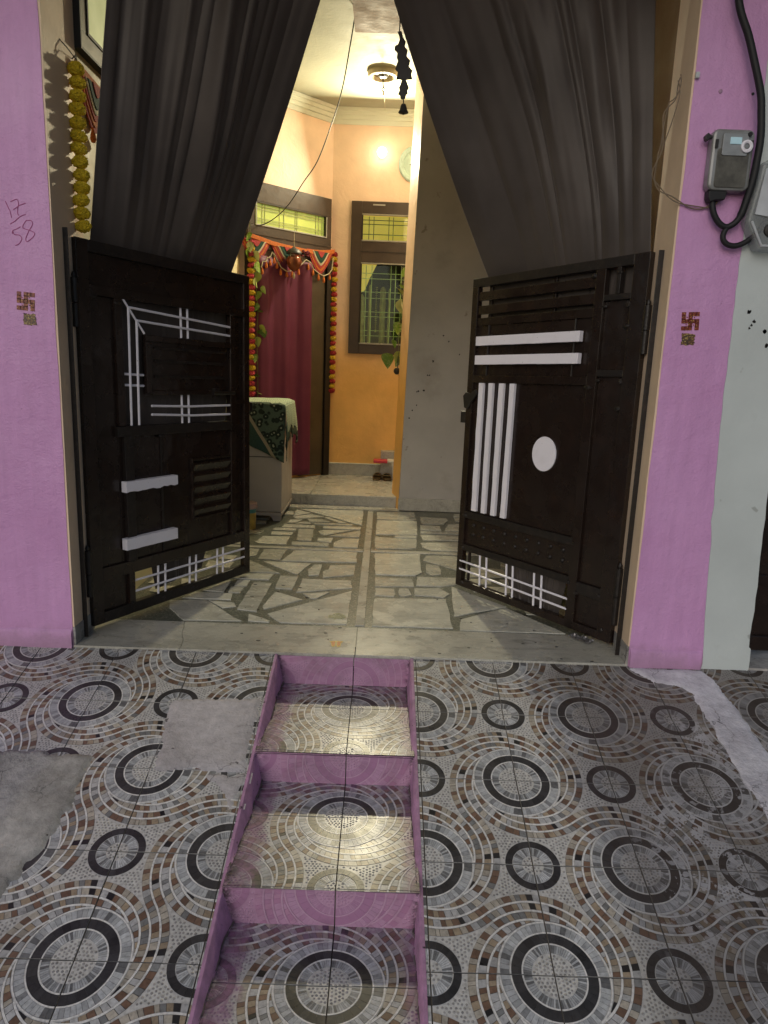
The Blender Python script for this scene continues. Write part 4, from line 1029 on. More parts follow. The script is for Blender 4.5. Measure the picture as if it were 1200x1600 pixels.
cb = MB(); CP = [(-.334, 6.415, 4.235), (-.385, 6.62, 4.06), (-.46, 6.85, 3.80), (-.56, 7.02, 3.57), (-.70, 7.22, 3.31), (-.85, 7.40, 3.16), (-1.02, 7.60, 2.99), (-1.19, 7.77, 2.885), (-1.33, 7.90, 2.845), (-1.44, 8.02, 2.85)]
def spline(P, n=8):
    P = [Vector(p) for p in P]; out = []
    for i in range(len(P)-1):
        p0, p1, p2, p3 = P[max(i-1, 0)], P[i], P[i+1], P[min(i+2, len(P)-1)]
        for k in range(n):
            u = k/n; out.append(.5*((2*p1)+(p2-p0)*u+(2*p0-5*p1+4*p2-p3)*u*u+(3*p1-p0-3*p2+p3)*u**3))
    return out + [P[-1]]
cb.tube(spline(CP), .0052, 6); tag(cb.build('cable', M['black'], smooth=True), 'thin black cable drooping from the ceiling beam to the door ventilator', 'cable')
# thin line hanging from the rose down to the cornice
tag(MB().tube([(-.112, 7.68, 4.03), (-.105, 8.2, 4.2), (-.10, 8.62, 4.21)], .0025, 5).build('thread', M['cream']), 'thin pale wire from the ceiling rose to the back cornice', 'wire')
# dark hanging chime with bell
M['chime'] = plain('tarnished dark metal', (.035, .033, .03), .5, .2)
ch = empty('hanging_chime', (.045, 4.3, 2.83), label='dark ornament with a small bell hanging beside the right curtain', cat='ornament')
up = [(.003, 3.237), (.012, 3.22), (.017, 3.2), (.008, 3.175), (-.007, 3.168), (-.01, 3.15), (.007, 3.135), (.004, 3.112), (.012, 3.094), (.004, 3.075), (-.002, 3.053), (.012, 3.040), (.010, 3.022), (.004, 3.002), (.02, 3.006), (.048, 3.000), (.07, 3.006), (.094, 3.008), (.086, 3.03), (.092, 3.05), (.072, 3.07), (.078, 3.10), (.058, 3.118), (.062, 3.15), (.045, 3.165), (.05, 3.19), (.035, 3.21), (.025, 3.24)]
b = MB(); b.prism(up, XZ, 4.294, 4.306); b.build('upper_plate', M['chime'], ch, bevel=.003)
b = MB(); b.prism([(.035, 3.001), (.061, 3.001), (.07, 2.98), (.077, 2.963), (.068, 2.95), (.072, 2.935), (.062, 2.93), (.06, 2.912), (.045, 2.905), (.032, 2.91), (.03, 2.925), (.018, 2.931), (.026, 2.95), (.022, 2.963), (.03, 2.98)], XZ, 4.294, 4.306); b.build('lower_plate', M['chime'], ch, bevel=.003)
MB().lathe([(.004, 2.885), (.012, 2.882), (.017, 2.87), (.02, 2.855), (.028, 2.841), (.026, 2.838), (.004, 2.836), (.005, 2.83)], (.051, 4.3, 0), 18).build('bell', M['chime'], ch, smooth=True)
b = MB(); b.tube([(.02, 4.3, 3.62), (.014, 4.3, 3.237)], .004, 6); b.tube([(.049, 4.3, 2.91), (.051, 4.3, 2.884)], .003, 6); b.build('chain', M['chime'], ch)

# ================================================================ GARLANDS AND TORANS
M['f_yellow'] = plain('yellow marigold', (.62, .42, .02), .8, var=.35, vs=60); M['f_red'] = plain('dark red flower', (.36, .022, .028), .8, var=.35, vs=60)
M['f_olive'] = plain('golden marigold', (.72, .52, .02), .85, var=.4, vs=70); M['f_pink'] = plain('pink red flower', (.55, .06, .09), .8, var=.3, vs=60)
def flower_mesh(name, r, sq, seed, mat, sub=4):
    bm = ball(r, sub, 0, sq, seed); rr = random.Random(seed)
    for v in bm.verts:
        k = 1 + .12*noise.noise(v.co*(2.6/r)) + .10*noise.noise(v.co*(7/r)) + rr.uniform(-.11, .11); v.co *= k
    return bm_mesh(bm, name, mat)
def garland(name, label, pts, meshes, group=None, strings=None):
    g = empty(name, pts[-1], label=label, cat='garland', group=group)
    r = random.Random(hash(name) % 99)
    b = MB(); b.tube([pts[0] + Vector((0, 0, .06))] + pts, .002, 5); b.build('string', M['cream'], g)
    for k, p in enumerate(pts):
        o = link('flower', meshes[k % len(meshes)], g); o.location = p
        o.rotation_euler = (r.uniform(-.25, .25), r.uniform(-.25, .25), r.uniform(0, 6))
    return g
fo = [flower_mesh('marigold', .037, (1.0, 1.0, .80), k, M['f_olive']) for k in range(3)]
n = 13
garland('marigold_garland', 'golden yellow marigold garland hanging on the left wall under the side window', [Vector((X0+.045+.003*math.sin(k), 3.745+.006*math.sin(k*1.7), 2.80-.0585*k)) for k in range(n)], fo)
b = MB(); b.tube([(X0+.004, 3.66, 2.90), (X0+.03, 3.70, 2.87), (X0+.05, 3.74, 2.84)], .0025, 5); b.tube([(X0+.004, 3.80, 2.86), (X0+.04, 3.76, 2.865), (X0+.055, 3.745, 2.82)], .003, 5)
tag(b.build('garland_string', M['iron']), 'knotted brown string tying the golden garland to the side wall', 'string')
fy = flower_mesh('yellow_flower', .043, (1.0, 1.0, .68), 5, M['f_yellow']); fr_ = flower_mesh('red_flower', .043, (1.0, 1.0, .68), 6, M['f_red'])
N_ = 29
garland('door_garland', 'red and yellow flower garland on the right side of the house door', [Vector(DW(.002+.004*math.sin(k*2.1), 2.69-.0556*k, .052+.002*(k % 3))) for k in range(N_)], [fr_, fy], 'red and yellow door garlands')
garland('door_garland', 'red and yellow flower garland on the left side of the house door among the vine', [Vector(DW(1.165+.006*math.sin(k*1.3), 2.66-.0556*k, .075)) for k in range(N_)], [flower_mesh('pink_flower', .04, (1.0, 1.0, .7), 8, M['f_pink']), fy], 'red and yellow door garlands')
# crochet toran over the house door
M['t_orange'] = plain('orange crochet', (.60, .16, .03), .85, var=.35, vs=120); M['t_red'] = plain('red crochet', (.42, .05, .05), .85, var=.35, vs=120)
M['t_white'] = plain('cream crochet', (.60, .54, .38), .85, var=.3, vs=120); M['t_green'] = plain('dark green crochet', (.012, .06, .04), .85, var=.3, vs=120)
M['t_maroon'] = plain('maroon crochet', (.16, .02, .035), .85, var=.3, vs=120)
def toran(name, label, FR, scallops, band, tassels, cord, d0=.075):
    g = empty(name, FR(.6, 2.4, d0), label=label, cat='toran')
    up = [(t_, z) for t_, z in band]; b = MB()
    b.prism(up + [(t_, z-.045) for t_, z in band[::-1]], FR, d0, d0+.012); b.build('band', M['t_orange'], g, bevel=.003)
    for ct, zt, hw, h in scallops:
        par = None
        for k, (s_, mt) in enumerate(((1., 't_red'), (.88, 't_orange'), (.76, 't_red'), (.64, 't_white'), (.53, 't_green'), (.30, 't_red'))):
            P = []
            for i in range(17):
                a = -1 + 2*i/16; dz = h*s_*(1-abs(a)**1.5)
                P.append((ct + hw*s_*a, zt - .005*k*0 - dz*(1 if s_ < 1 else 1)))
            P = [(ct-hw*s_, zt-(.0 if k == 0 else .012))] + P[1:-1] + [(ct+hw*s_, zt-(.0 if k == 0 else .012))]
            b = MB(); b.prism(P, FR, d0-.004+.0045*k, d0+.002+.0045*k); o = b.build('scallop' if k == 0 else 'crochet_row', M[mt], par or g, bevel=.001)
            if k == 0: par = o
    if cord:
        b = MB(); b.tube([FR(t_, z, d0+.03) for t_, z in cord], .006, 6); b.build('cord', M['t_white'], g, smooth=True)
    for t_, z in tassels:
        c = FR(t_, z, d0+.03)
        MB().lathe([(.003, .035), (.008, .02), (.014, -.005), (.016, -.022), (.009, -.036), (.002, -.038)], c, 10).build('tassel', M['t_orange'], g, smooth=True)
    return g
TAS = [(1.046, 2.392), (.993, 2.459), (.942, 2.491), (.891, 2.519), (.854, 2.47), (.804, 2.409), (.721, 2.396), (.65, 2.403), (.559, 2.436), (.424, 2.506), (.354, 2.454), (.273, 2.406), (.195, 2.391), (.108, 2.428)]
CORD = [(1.057, 2.425), (1.04, 2.484), (.996, 2.493), (.985, 2.529), (.941, 2.544), (.919, 2.594), (.874, 2.56), (.845, 2.511), (.799, 2.454), (.718, 2.419), (.66, 2.434), (.578, 2.475), (.519, 2.518), (.453, 2.575), (.385, 2.547), (.347, 2.487), (.259, 2.445), (.196, 2.428), (.119, 2.46), (.076, 2.512), (.059, 2.641)]
toran('door_toran', 'orange and red crochet toran with tassels hung across the house door', DW, [(.228, 2.70, .195, .255), (.69, 2.685, .225, .255), (1.11, 2.70, .20, .24)],
      [(1.19, 2.755), (1.05, 2.735), (.9, 2.712), (.74, 2.70), (.58, 2.693), (.437, 2.691), (.3, 2.70), (.15, 2.715), (.02, 2.74)], TAS, CORD)
b = MB()
for k in range(26):
    r_ = random.Random(k); c = DW(.455+r_.uniform(-.05, .05), 2.635+r_.uniform(-.03, .03), .10+r_.uniform(0, .015)); b.lathe([(.004, -.01), (.012, 0), (.004, .01)], c, 6)
o = b.build('crochet_flower', M['t_maroon'], bpy.data.objects['door_toran'])
SWF = lambda t_, z, d: (X0+d, 3.79+t_, z)
toran('side_toran', 'green and red crochet toran on the left wall beside the golden garland', SWF, [(.22, 2.83, .20, .24), (.66, 2.80, .2, .24)], [(0, 2.86), (.25, 2.84), (.5, 2.82), (.9, 2.86)], [(.12, 2.56), (.22, 2.53), (.32, 2.57)], None, .02)
# small hanging pot in front of the toran
M['copper'] = plain('copper brown glass', (.22, .07, .035), .15, .4)
pot = empty('hanging_pot', DW(.69, 2.36, .19), label='small copper pot with dome lid hanging in front of the toran', cat='hanging pot')
c = DW(.69, 2.50, .19)
MB().lathe([(.004, -.085), (.02, -.078), (.045, -.06), (.075, -.02), (.085, .02), (.075, .055), (.055, .08)], c, 24).build('bowl', M['copper'], pot, smooth=True)
MB().lathe([(.085, .10), (.08, .12), (.055, .145), (.03, .155), (.008, .175)], c, 24).build('lid', M['chime'], pot, smooth=True)
for a in range(3):
    MB().tube([(c[0]+.07*math.cos(a*2.1), c[1]+.07*math.sin(a*2.1), c[2]+.03), (c[0]+.06*math.cos(a*2.1), c[1]+.06*math.sin(a*2.1), c[2]+.11)], .004, 5).build('strut', M['cream'], pot)
MB().tube([(c[0], c[1], c[2]+.17), (c[0], c[1], c[2]+.32)], .003, 5).build('chain', M['cream'], pot)
MB().lathe([(.003, -.16), (.012, -.145), (.014, -.12), (.004, -.09)], c, 10).build('drop', M['cream'], pot, smooth=True)

# ================================================================ VINES
t = NT('glossy pothos leaf'); oi = t.n('ShaderNodeObjectInfo')
c = t.ramp(oi.outputs['Random'], (0., (.09, .19, .02)), (.5, (.20, .34, .04)), (.8, (.38, .44, .09)), (1., (.45, .47, .26)))
c = t.mix(t.ramp(t.noise(40, 3), (.5, 0.), (.6, .5)), c, (.36, .38, .16)); M['leaf'] = t.out(c, .3, None, .5)
M['stem'] = plain('vine stem', (.12, .13, .04), .6)
def leaf_mesh():
    b = MB(); n = 8; vs = []
    for i in range(n+1):
        u = i/n; wd = .46*math.sin(math.pi*u**.72)**.85*(1-.25*u); y = u + (-.10 if i == 0 else 0)
        for k, sx in enumerate((-1, -.5, 0, .5, 1)):
            vs.append((sx*wd, u - .10*abs(sx)*(1-u), .10*abs(sx)*wd*2 - .25*u*u))
    b.add(vs, [(i*5+k, i*5+k+1, (i+1)*5+k+1, (i+1)*5+k) for i in range(n) for k in range(4)])
    me = b.mesh('leaf', M['leaf'])
    for p in me.polygons: p.use_smooth = True
    return me
LEAF = leaf_mesh()
def vine(name, label, stem, leaves, seed):
    g = empty(name, stem[-1], label=label, cat='plant'); r = random.Random(seed)
    b = MB(); b.tube(spline(stem, 5), .004, 6); b.build('stem', M['stem'], g, smooth=True)
    for (p, s_, drop) in leaves:
        o = link('leaf', LEAF, g); o.location = p; o.scale = (s_*.95, s_, s_)
        o.rotation_euler = (R(-70+r.uniform(-25, 25)) if drop else R(r.uniform(-30, 20)), R(r.uniform(-30, 30)), R(r.uniform(-60, 60) + (0 if r.random() < .5 else 30)))
    return g
lv = [(1.205, 2.654, .10, 1), (1.165, 2.565, .11, 1), (1.12, 2.47, .12, 1), (1.144, 2.53, .09, 0), (1.10, 2.36, .13, 1), (1.14, 2.42, .11, 1), (1.055, 2.231, .085, 1), (1.076, 2.17, .10, 1), (1.09, 1.985, .115, 0), (1.085, 1.825, .10, 1), (1.055, 1.78, .14, 1), (1.119, 1.70, .10, 1), (1.10, 1.30, .095, 0), (1.10, 1.11, .10, 0), (1.19, 2.74, .1, 1), (1.22, 2.60, .11, 1), (1.15, 2.30, .1, 1), (1.12, 2.05, .09, 1), (1.13, 1.52, .09, 1)]
vine('money_plant', 'trailing money plant with pale green leaves left of the maroon door curtain', [DW(1.20, 2.85, .10), DW(1.18, 2.6, .10), DW(1.14, 2.3, .11), DW(1.11, 2.0, .115), DW(1.12, 1.7, .115), DW(1.11, 1.3, .115), DW(1.11, 1.05, .115)],
     [(Vector(DW(a, z, .12)), s_, dr) for a, z, s_, dr in lv], 3)
rv = [(.19, 2.44, .10, 1), (.19, 2.33, .09, 1), (.155, 2.27, .11, 0), (.10, 2.24, .12, 0), (.135, 2.12, .16, 1), (.16, 1.99, .09, 1), (.125, 1.90, .13, 1), (.16, 1.85, .09, 0), (.075, 1.72, .09, 1), (.02, 1.575, .17, 1), (.145, 1.60, .12, 1), (.15, 1.54, .10, 1), (.17, 2.10, .10, 1)]
vine('money_plant', 'trailing money plant climbing in front of the back window beside the partition', [(.215, 7.70, 2.75), (.19, 7.70, 2.45), (.165, 7.69, 2.2), (.15, 7.69, 1.95), (.13, 7.68, 1.75), (.14, 7.68, 1.60), (.135, 7.68, 1.40)],
     [((x, 7.68, z), s_, dr) for x, z, s_, dr in rv], 8)
bl = empty('brass_ball', (.128, 7.6, 1.41), label='small dark brass ball hanging below the vine at the partition edge', cat='ornament')
o = link('ball', bm_mesh(ball(.036, 3), 'ball', M['iron']), bl); o.location = (.128, 7.62, 1.405)
for p in o.data.polygons: p.use_smooth = True
MB().tube([(.134, 7.64, 1.56), (.13, 7.62, 1.44)], .003, 5).build('cord', M['iron'], bl)
# ================================================================ CABINET, CLOTH, BUCKET, SLIPPERS
M['cab'] = paint('scuffed cream cabinet enamel', (.42, .38, .35), .45, .10, 3, .1, 60, dirt=(3, .62, .3), dirtc=(.25, .22, .19))
cab = empty('cabinet', (-1.21, 6.88, 0), label='cream cabinet under a patterned green cloth inside the porch', cat='cabinet')
CX0, CX1, CY0, CY1 = -1.50, -.915, 6.518, 7.27
MB().box(CX0, CX1, CY0, CY1, .085, 1.07).build('body', M['cab'], cab, bevel=.012)
MB().box(CX0, CX1+.002, CY0-.003, CY1, .052, .083).build('plinth', M['cab'], cab, bevel=.004)
MB().box(CX0, CX1-.01, CY0-.006, CY0-.0005, .60, .606).build('drawer_gap', M['iron'], cab)
for x, y in ((CX1-.11, CY0+.01), (CX1-.11, CY1-.11), (CX0+.01, CY0+.01), (CX0+.01, CY1-.11)):
    b = MB(); b.prism([(0, .052), (.10, .052), (.10, .0), (.035, 0), (.02, .03)], lambda a, c, d, x=x: (x+a, d, c), y, y+.09); b.build('foot', M['cab'], cab)
t = NT('patterned green cloth')
tc = t.n('ShaderNodeUVMap'); sx = t.n('ShaderNodeSeparateXYZ'); t.put(sx.inputs[0], tc.outputs[0]); u, v = sx.outputs[0], sx.outputs[1]
st = t.math('FRACT', t.math('ADD', t.math('ADD', t.math('MULTIPLY', u, .95), .33), t.math('MULTIPLY', v, .60)))
vo = t.n('ShaderNodeTexVoronoi'); vo.inputs['Scale'].default_value = 13; t.put(vo.inputs['Vector'], tc.outputs[0])
fl_ = t.math('ADD', vo.outputs['Distance'], t.math('MULTIPLY', t.noise(26, 4, .6, tc.outputs[0]), .25))
flower = t.ramp(fl_, (.20, (.42, .43, .32)), (.30, (.36, .38, .27)), (.34, (.03, .045, .035)), (.6, (.02, .03, .026)), (.72, (.10, .14, .10)))
band = t.ramp(st, (0., (.36, .31, .22)), (.05, (.36, .31, .22)), (.055, (.045, .085, .07)), (.26, (.04, .08, .065)), (.265, (.36, .31, .22)), (.31, (.36, .31, .22)), (.315, (0, 0, 0)), interp='CONSTANT')
isb = t.math('LESS_THAN', st, .315)
c = t.mix(isb, flower, band)
topc = t.ramp(t.math('SINE', t.math('MULTIPLY', t.math('ADD', u, t.math('MULTIPLY', t.noise(5, 3, .5, tc.outputs[0]), .1)), 190)), (.0, (.36, .44, .30)), (.5, (.5, .58, .42)))
c = t.mix(t.math('MULTIPLY', t.math('GREATER_THAN', t.math('ADD', v, t.math('MULTIPLY', t.noise(4, 3, .5, tc.outputs[0]), .3)), 1.25), t.math('LESS_THAN', u, 1.36)), c, topc)
c = t.mix(1., c, t.ramp(t.noise(60, 4, .6, tc.outputs[0]), (.3, .75), (.7, 1.1)), 'MULTIPLY')
M['cloth'] = t.out(c, .85, t.bump(t.noise(200, 2, .5, tc.outputs[0]), .1, .001), .2)
b = MB(); uvs = []
def sheet(nu, nv, f):
    s0 = len(b.v); b.grid(nu, nv, lambda u_, v_: f(u_, v_)[0]); uvs.extend(f(i/nu, j/nv)[1] for j in range(nv+1) for i in range(nu+1))
wv = lambda x, y: .006*noise.noise(Vector((x*9, y*9, 1)))
def top_f(u_, v_):
    x = CX0-.02 + u_*(CX1-CX0+.04); y = CY0-.015 + v_*(CY1-CY0)
    e = min(1, (1-u_)*12)*min(1, v_*14)
    return (x, y, 1.078 + .018*e + wv(x, y)*1.5), (u_, 1.0 + v_)
sheet(24, 24, top_f)
def front_f(u_, v_):
    x = CX0-.02 + u_*(CX1-CX0+.04); hem = .80 - .245*u_**1.4
    z = 1.078 + (hem-1.078)*v_
    return (x + .010*math.sin(v_*3)*u_, CY0-.016-.018*math.sin(v_*2.2) - .010*math.sin(u_*21+v_*2)*v_, z), (u_, 1.0 - v_*(1.078-hem)*1.6)
sheet(40, 20, front_f)
def side_f(u_, v_):
    y = CY0-.015 + u_*(CY1-CY0); hem = .57 + .24*min(1, u_*3.5) - .20*max(0, u_-.45)*1.3 + .03*math.sin(u_*19)
    z = 1.078 + (hem-1.078)*v_
    return (CX1+.02+.02*math.sin(v_*2.4)+.014*math.sin(u_*24+v_)*v_ + .05*v_*max(0, u_-.5), y, z), (1.0 + v_*.5, 1.0+u_)
sheet(40, 20, side_f)
o = b.build('table_cloth', M['cloth'], smooth='all', solid=.004)
uv = o.data.uv_layers.new(name='UVMap')
for lp in o.data.loops: uv.data[lp.index].uv = uvs[lp.vertex_index]
tag(o, 'patterned dark green cloth with pale stripes draped over the cream cabinet', 'cloth')
bk = empty('bucket', (-1.165, 6.2, 0), label='small yellow labelled plastic bucket with pink lid behind the left gate', cat='bucket')
c = (-1.165, 6.2, 0)
M['b_yellow'] = plain('yellow label', (.50, .33, .06), .4, var=.3, vs=20); M['b_teal'] = plain('teal band', (.05, .22, .22), .4); M['b_pink'] = plain('pinkish lid', (.48, .32, .30), .45)
MB().lathe([(.066, .0), (.070, .15)], c, 28).build('body', M['b_yellow'], bk, smooth=True)
MB().lathe([(.0712, .15), (.0725, .185)], c, 28).build('band', M['b_teal'], bk, smooth=True)
MB().lathe([(.074, .185), (.083, .190), (.083, .205), (.076, .212), (.078, .235), (.07, .240)], c, 28).build('lid', M['b_pink'], bk, smooth=True)
# a pair of brown slip-on clogs
M['clog'] = plain('brown rubber clog', (.13, .085, .035), .6); M['clog_in'] = plain('pale clog rim', (.30, .22, .11), .6)
def clog(x, y, rz_, label):
    g = empty('clog', (x, y, .112), rz_, label, 'slipper', 'brown clogs'); LOCAL.add(g.name)
    def half(u): return .030 + .022*math.sin(min(1, max(0, u))*math.pi*.8+.35)
    n = 16; sole = [(half(k/n)*(1 if k else .5), -.13+.26*k/n) for k in range(n+1)]
    P = [(-w_, y_) for w_, y_ in sole] + [(w_, y_) for w_, y_ in sole[::-1]]
    b = MB(); b.prism(P, XY, 0, .028); b.build('sole', M['clog'], g, bevel=.006)
    b = MB()
    def upper(u_, v_):
        y_ = -.01 + .138*v_; w_ = half((y_+.13)/.26)*1.02; a = math.pi*u_
        hgt = .062*(1-v_**2.2*.75)
        return (-w_*math.cos(a), y_, .012 + hgt*math.sin(a)**.8)
    b.grid(16, 10, upper); b.build('upper', M['clog'], g, smooth='all', solid=.006)
    b = MB(); w_ = half(.46)*1.02; b.tube([(-w_*math.cos(math.pi*k/14), -.012, .014+.062*math.sin(math.pi*k/14)**.8) for k in range(15)], .0055, 6)
    b.tube([(half(.46)*math.cos(a), -.01-.105*math.sin(a), .045+.02*math.sin(a)) for a in [math.pi*k/12 for k in range(13)]], .005, 6); b.build('rim', M['clog_in'], g, smooth=True)
clog(-.042, 8.52, R(-8), 'brown rubber clog on the marble platform, nearer the door'); clog(.068, 8.50, R(6), 'brown rubber clog on the marble platform, beside the partition edge')
led = tag(MB().box(-.012, .40, 8.60, 8.7475, .112, .437).build('stone_ledge', M['marble_slab'], bevel=.004), 'low grey stone ledge at the foot of the back wall', 'ledge')
M['red_pl'] = plain('red plastic', (.52, .03, .05), .4); M['white_pl'] = plain('white plastic', (.62, .60, .55), .4)
st_ = empty('plastic_stool', (.12, 8.45, .112), label='low red and white plastic stool behind the brown clogs', cat='stool')
MB().box(-.095, .07, 8.36, 8.56, .325, .352).build('red_top', M['red_pl'], st_, bevel=.006)
MB().box(.0705, .34, 8.36, 8.56, .332, .356).build('white_top', M['white_pl'], st_, bevel=.006)
b = MB(); b.prism([(.115, .33), (.155, .33), (.185, .112), (.155, .112)], XZ, 8.37, 8.39); b.build('leg', M['white_pl'], st_)
for x, y in ((.29, 8.37), (.29, 8.53), (.13, 8.53)): MB().box(x, x+.03, y, y+.02, .112, .331).build('leg', M['white_pl'], st_)

# ================================================================ STICKERS AND WRITING
t = NT('red gold glitter sticker'); vo = t.n('ShaderNodeTexVoronoi'); vo.inputs['Scale'].default_value = 210; t.put(vo.inputs['Vector'], t.pos())
r0_ = t.sep(vo.outputs['Color'])[0]
M['st_red'] = t.out(t.ramp(r0_, (.0, (.10, .010, .008)), (.6, (.20, .020, .010)), (.85, (.30, .07, .015)), (.97, (.46, .26, .06))), .4, None, .6)
t = NT('gold brown glitter sticker'); vo = t.n('ShaderNodeTexVoronoi'); vo.inputs['Scale'].default_value = 190; t.put(vo.inputs['Vector'], t.pos())
r0_ = t.sep(vo.outputs['Color'])[0]
M['st_gold'] = t.out(t.ramp(r0_, (.0, (.02, .02, .01)), (.4, (.09, .035, .015)), (.75, (.20, .10, .025)), (.95, (.36, .28, .08))), .4, None, .6)
SQ = [[1, 0, 1, 1, 1], [1, 0, 1, 0, 0], [1, 1, 1, 1, 1], [0, 0, 1, 0, 1], [1, 1, 1, 0, 1]]
def swastik(cx, cz, s_, rot, label):
    b = MB(); ca, sa = math.cos(rot), math.sin(rot); u = s_/5
    for i, row in enumerate(SQ):
        for j, on in enumerate(row):
            if on:
                x, z = (j-2)*u, (2-i)*u; h = u*.60
                b.prism([(cx+a*ca-c*sa, cz+a*sa+c*ca) for a, c in ((x-h, z-h), (x+h, z-h), (x+h, z+h), (x-h, z+h))], XZ, YT-.0006, YT+.002)
    for x, z in ((-.24, .24), (.24, .24), (.24, -.24), (-.24, -.24)):
        x *= s_*.9; z *= s_*.9; b.prism([(cx+x+.003*math.cos(k), cz+z+.003*math.sin(k)) for k in range(6)], XZ, YT-.0008, YT+.002)
    tag(b.build('swastika_sticker', M['st_red']), label, 'sticker', 'red auspicious stickers')
swastik(-1.693, 1.712, .080, R(-4), 'small red and gold swastika sticker on the left pink wall'); swastik(1.429, 1.735, .080, R(3), 'small red and gold swastika sticker on the right pink wall')
def blob(cx, cz, seed, label):
    r = random.Random(seed); P = []
    for x0, z0, x1, z1 in ((-.03, .026, .03, .024), (.03, .024, .031, -.027), (.031, -.027, -.03, -.026), (-.03, -.026, -.03, .026)):
        for k in range(9): P.append((cx+x0+(x1-x0)*k/9+r.uniform(-.004, .004), cz+z0+(z1-z0)*k/9+r.uniform(-.004, .004)))
    b = MB(); b.prism(P, XZ, YT-.0008, YT+.002); tag(b.build('text_sticker', M['st_gold']), label, 'sticker', 'gold auspicious stickers')
blob(-1.680, 1.630, 2, 'small jagged gold and brown sticker below the swastika on the left pink wall'); blob(1.428, 1.652, 6, 'small jagged gold and brown sticker below the swastika on the right pink wall')
WR = [[(-1.757, 2.15), (-1.747, 2.125), (-1.738, 2.106), (-1.734, 2.079)], [(-1.734, 2.148), (-1.708, 2.159), (-1.70, 2.154), (-1.698, 2.138), (-1.703, 2.119), (-1.704, 2.098), (-1.699, 2.09)], [(-1.723, 2.115), (-1.711, 2.122), (-1.691, 2.135), (-1.665, 2.144)], [(-1.742, 2.052), (-1.72, 2.065), (-1.693, 2.086), (-1.668, 2.096)], [(-1.696, 2.042), (-1.717, 2.03), (-1.732, 2.024), (-1.735, 2.01)], [(-1.732, 2.024), (-1.726, 2.007), (-1.71, 2.006), (-1.698, 2.001), (-1.693, 1.988), (-1.706, 1.968), (-1.724, 1.959)], [(-1.661, 2.07), (-1.646, 2.07), (-1.639, 2.06), (-1.644, 2.045), (-1.657, 2.027), (-1.669, 2.004), (-1.675, 1.989), (-1.671, 1.978), (-1.657, 1.985), (-1.638, 2.002), (-1.632, 2.015), (-1.644, 2.024), (-1.664, 2.03), (-1.684, 2.037), (-1.682, 2.05), (-1.668, 2.069), (-1.661, 2.07)]]
M['ink'] = plain('faded red chalk', (.44, .12, .28), .8)
b = MB()
for st in WR:
    pts = spline([(x, YT+.0012, z) for x, z in st], 4); b.tube(pts, .0019, 5)
tag(b.build('chalk_number', M['ink']), 'faded red handwritten 17 over 58 on the left pink wall', 'handwriting')
M['or_st'] = plain('orange sticker', (.62, .20, .03), .5); M['ye_st'] = plain('yellow sticker edge', (.70, .52, .10), .5)
FT = [[(-.245, 3.649), (-.228, 3.654), (-.211, 3.655), (-.213, 3.62), (-.211, 3.587), (-.228, 3.577), (-.233, 3.60), (-.236, 3.626)], [(-.208, 3.656), (-.19, 3.655), (-.173, 3.65), (-.183, 3.628), (-.185, 3.583), (-.201, 3.579), (-.206, 3.6), (-.207, 3.629)]]
fs = empty('feet_sticker', (-.209, 3.615, .002), label='pair of tiny orange footprint stickers with yellow edges on the threshold', cat='sticker')
for P in FT:
    cx, cy = sum(p[0] for p in P)/8, sum(p[1] for p in P)/8
    b = MB(); b.prism([(cx+(x-cx)*1.08, cy+(y-cy)*1.08) for x, y in P], XY, .001, .0030); o = b.build('edge', M['ye_st'], fs)
    b = MB(); b.prism([(cx+(x-cx)*.72, cy+(y-cy)*.76) for x, y in P], XY, .0031, .0038); b.build('footprint', M['or_st'], fs)
M['rang'] = plain('pale yellow print', (.62, .58, .34), .6)
b = MB(); r = random.Random(3)
for k in range(34):
    a = r.uniform(0, 6.28); q = math.sqrt(r.random())*.9; cx, cy = -.232+.052*q*math.cos(a), 4.036+.05*q*math.sin(a); rr = r.uniform(.006, .012)
    b.tube([(cx+rr*math.cos(j*.9), cy+rr*.9*math.sin(j*.9), .004) for j in range(7)], .0016, 4, closed=True)
tag(b.build('rangoli_sticker', M['rang']), 'lacy pale yellow rangoli sticker on the marble floor behind the threshold', 'sticker')

# ================================================================ ELECTRIC METERS AND CABLES
t = NT('clouded clear plastic'); M['cloud'] = t.out(t.mix(t.ramp(t.noise(9, 5), (.35, 0.), (.7, 1.)), (.26, .27, .27), (.14, .14, .13)), .25, t.bump(t.noise(30, 3), .08, .002), .6)
t = NT('dusty meter face'); M['mface'] = t.out(t.mix(t.ramp(t.noise(14, 6, .65), (.35, 0.), (.7, 1.)), (.13, .125, .105), (.05, .048, .04)), .5, None, .4)
M['mgrey'] = plain('grey meter label', (.27, .29, .30), .4); M['lcd'] = plain('pale blue display', (.42, .60, .66), .25, emit=(.45, .75, .85), es=.12)
mt = empty('electric_meter', (1.50, YT, 2.30), label='grey electric meter with pale blue display on the right pink wall', cat='electric meter')
def rrect(x0, x1, z0, z1, r_, n=5, sh=0):
    P = []
    for cx, cz, a0 in ((x1-r_, z1-r_, 0), (x0+r_, z1-r_, 90), (x0+r_, z0+r_, 180), (x1-r_, z0+r_, 270)):
        for k in range(n+1): a = R(a0+90*k/n); P.append((cx+r_*math.cos(a), cz+r_*math.sin(a)))
    return [(x+sh*(z-z0), z) for x, z in P]
b = MB(); b.prism(rrect(1.408, 1.592, 2.298, 2.552, .028), XZ, 3.415, YT+.001); b.build('case', M['cloud'], mt, bevel=.012)
b = MB(); b.prism(rrect(1.432, 1.572, 2.310, 2.47, .012), XZ, 3.410, 3.4148); b.build('terminal_cover', M['mface'], mt, bevel=.002)
b = MB(); b.prism(rrect(1.448, 1.560, 2.440, 2.530, .008), XZ, 3.4045, 3.4098); b.build('face_plate', M['mgrey'], mt, bevel=.002)
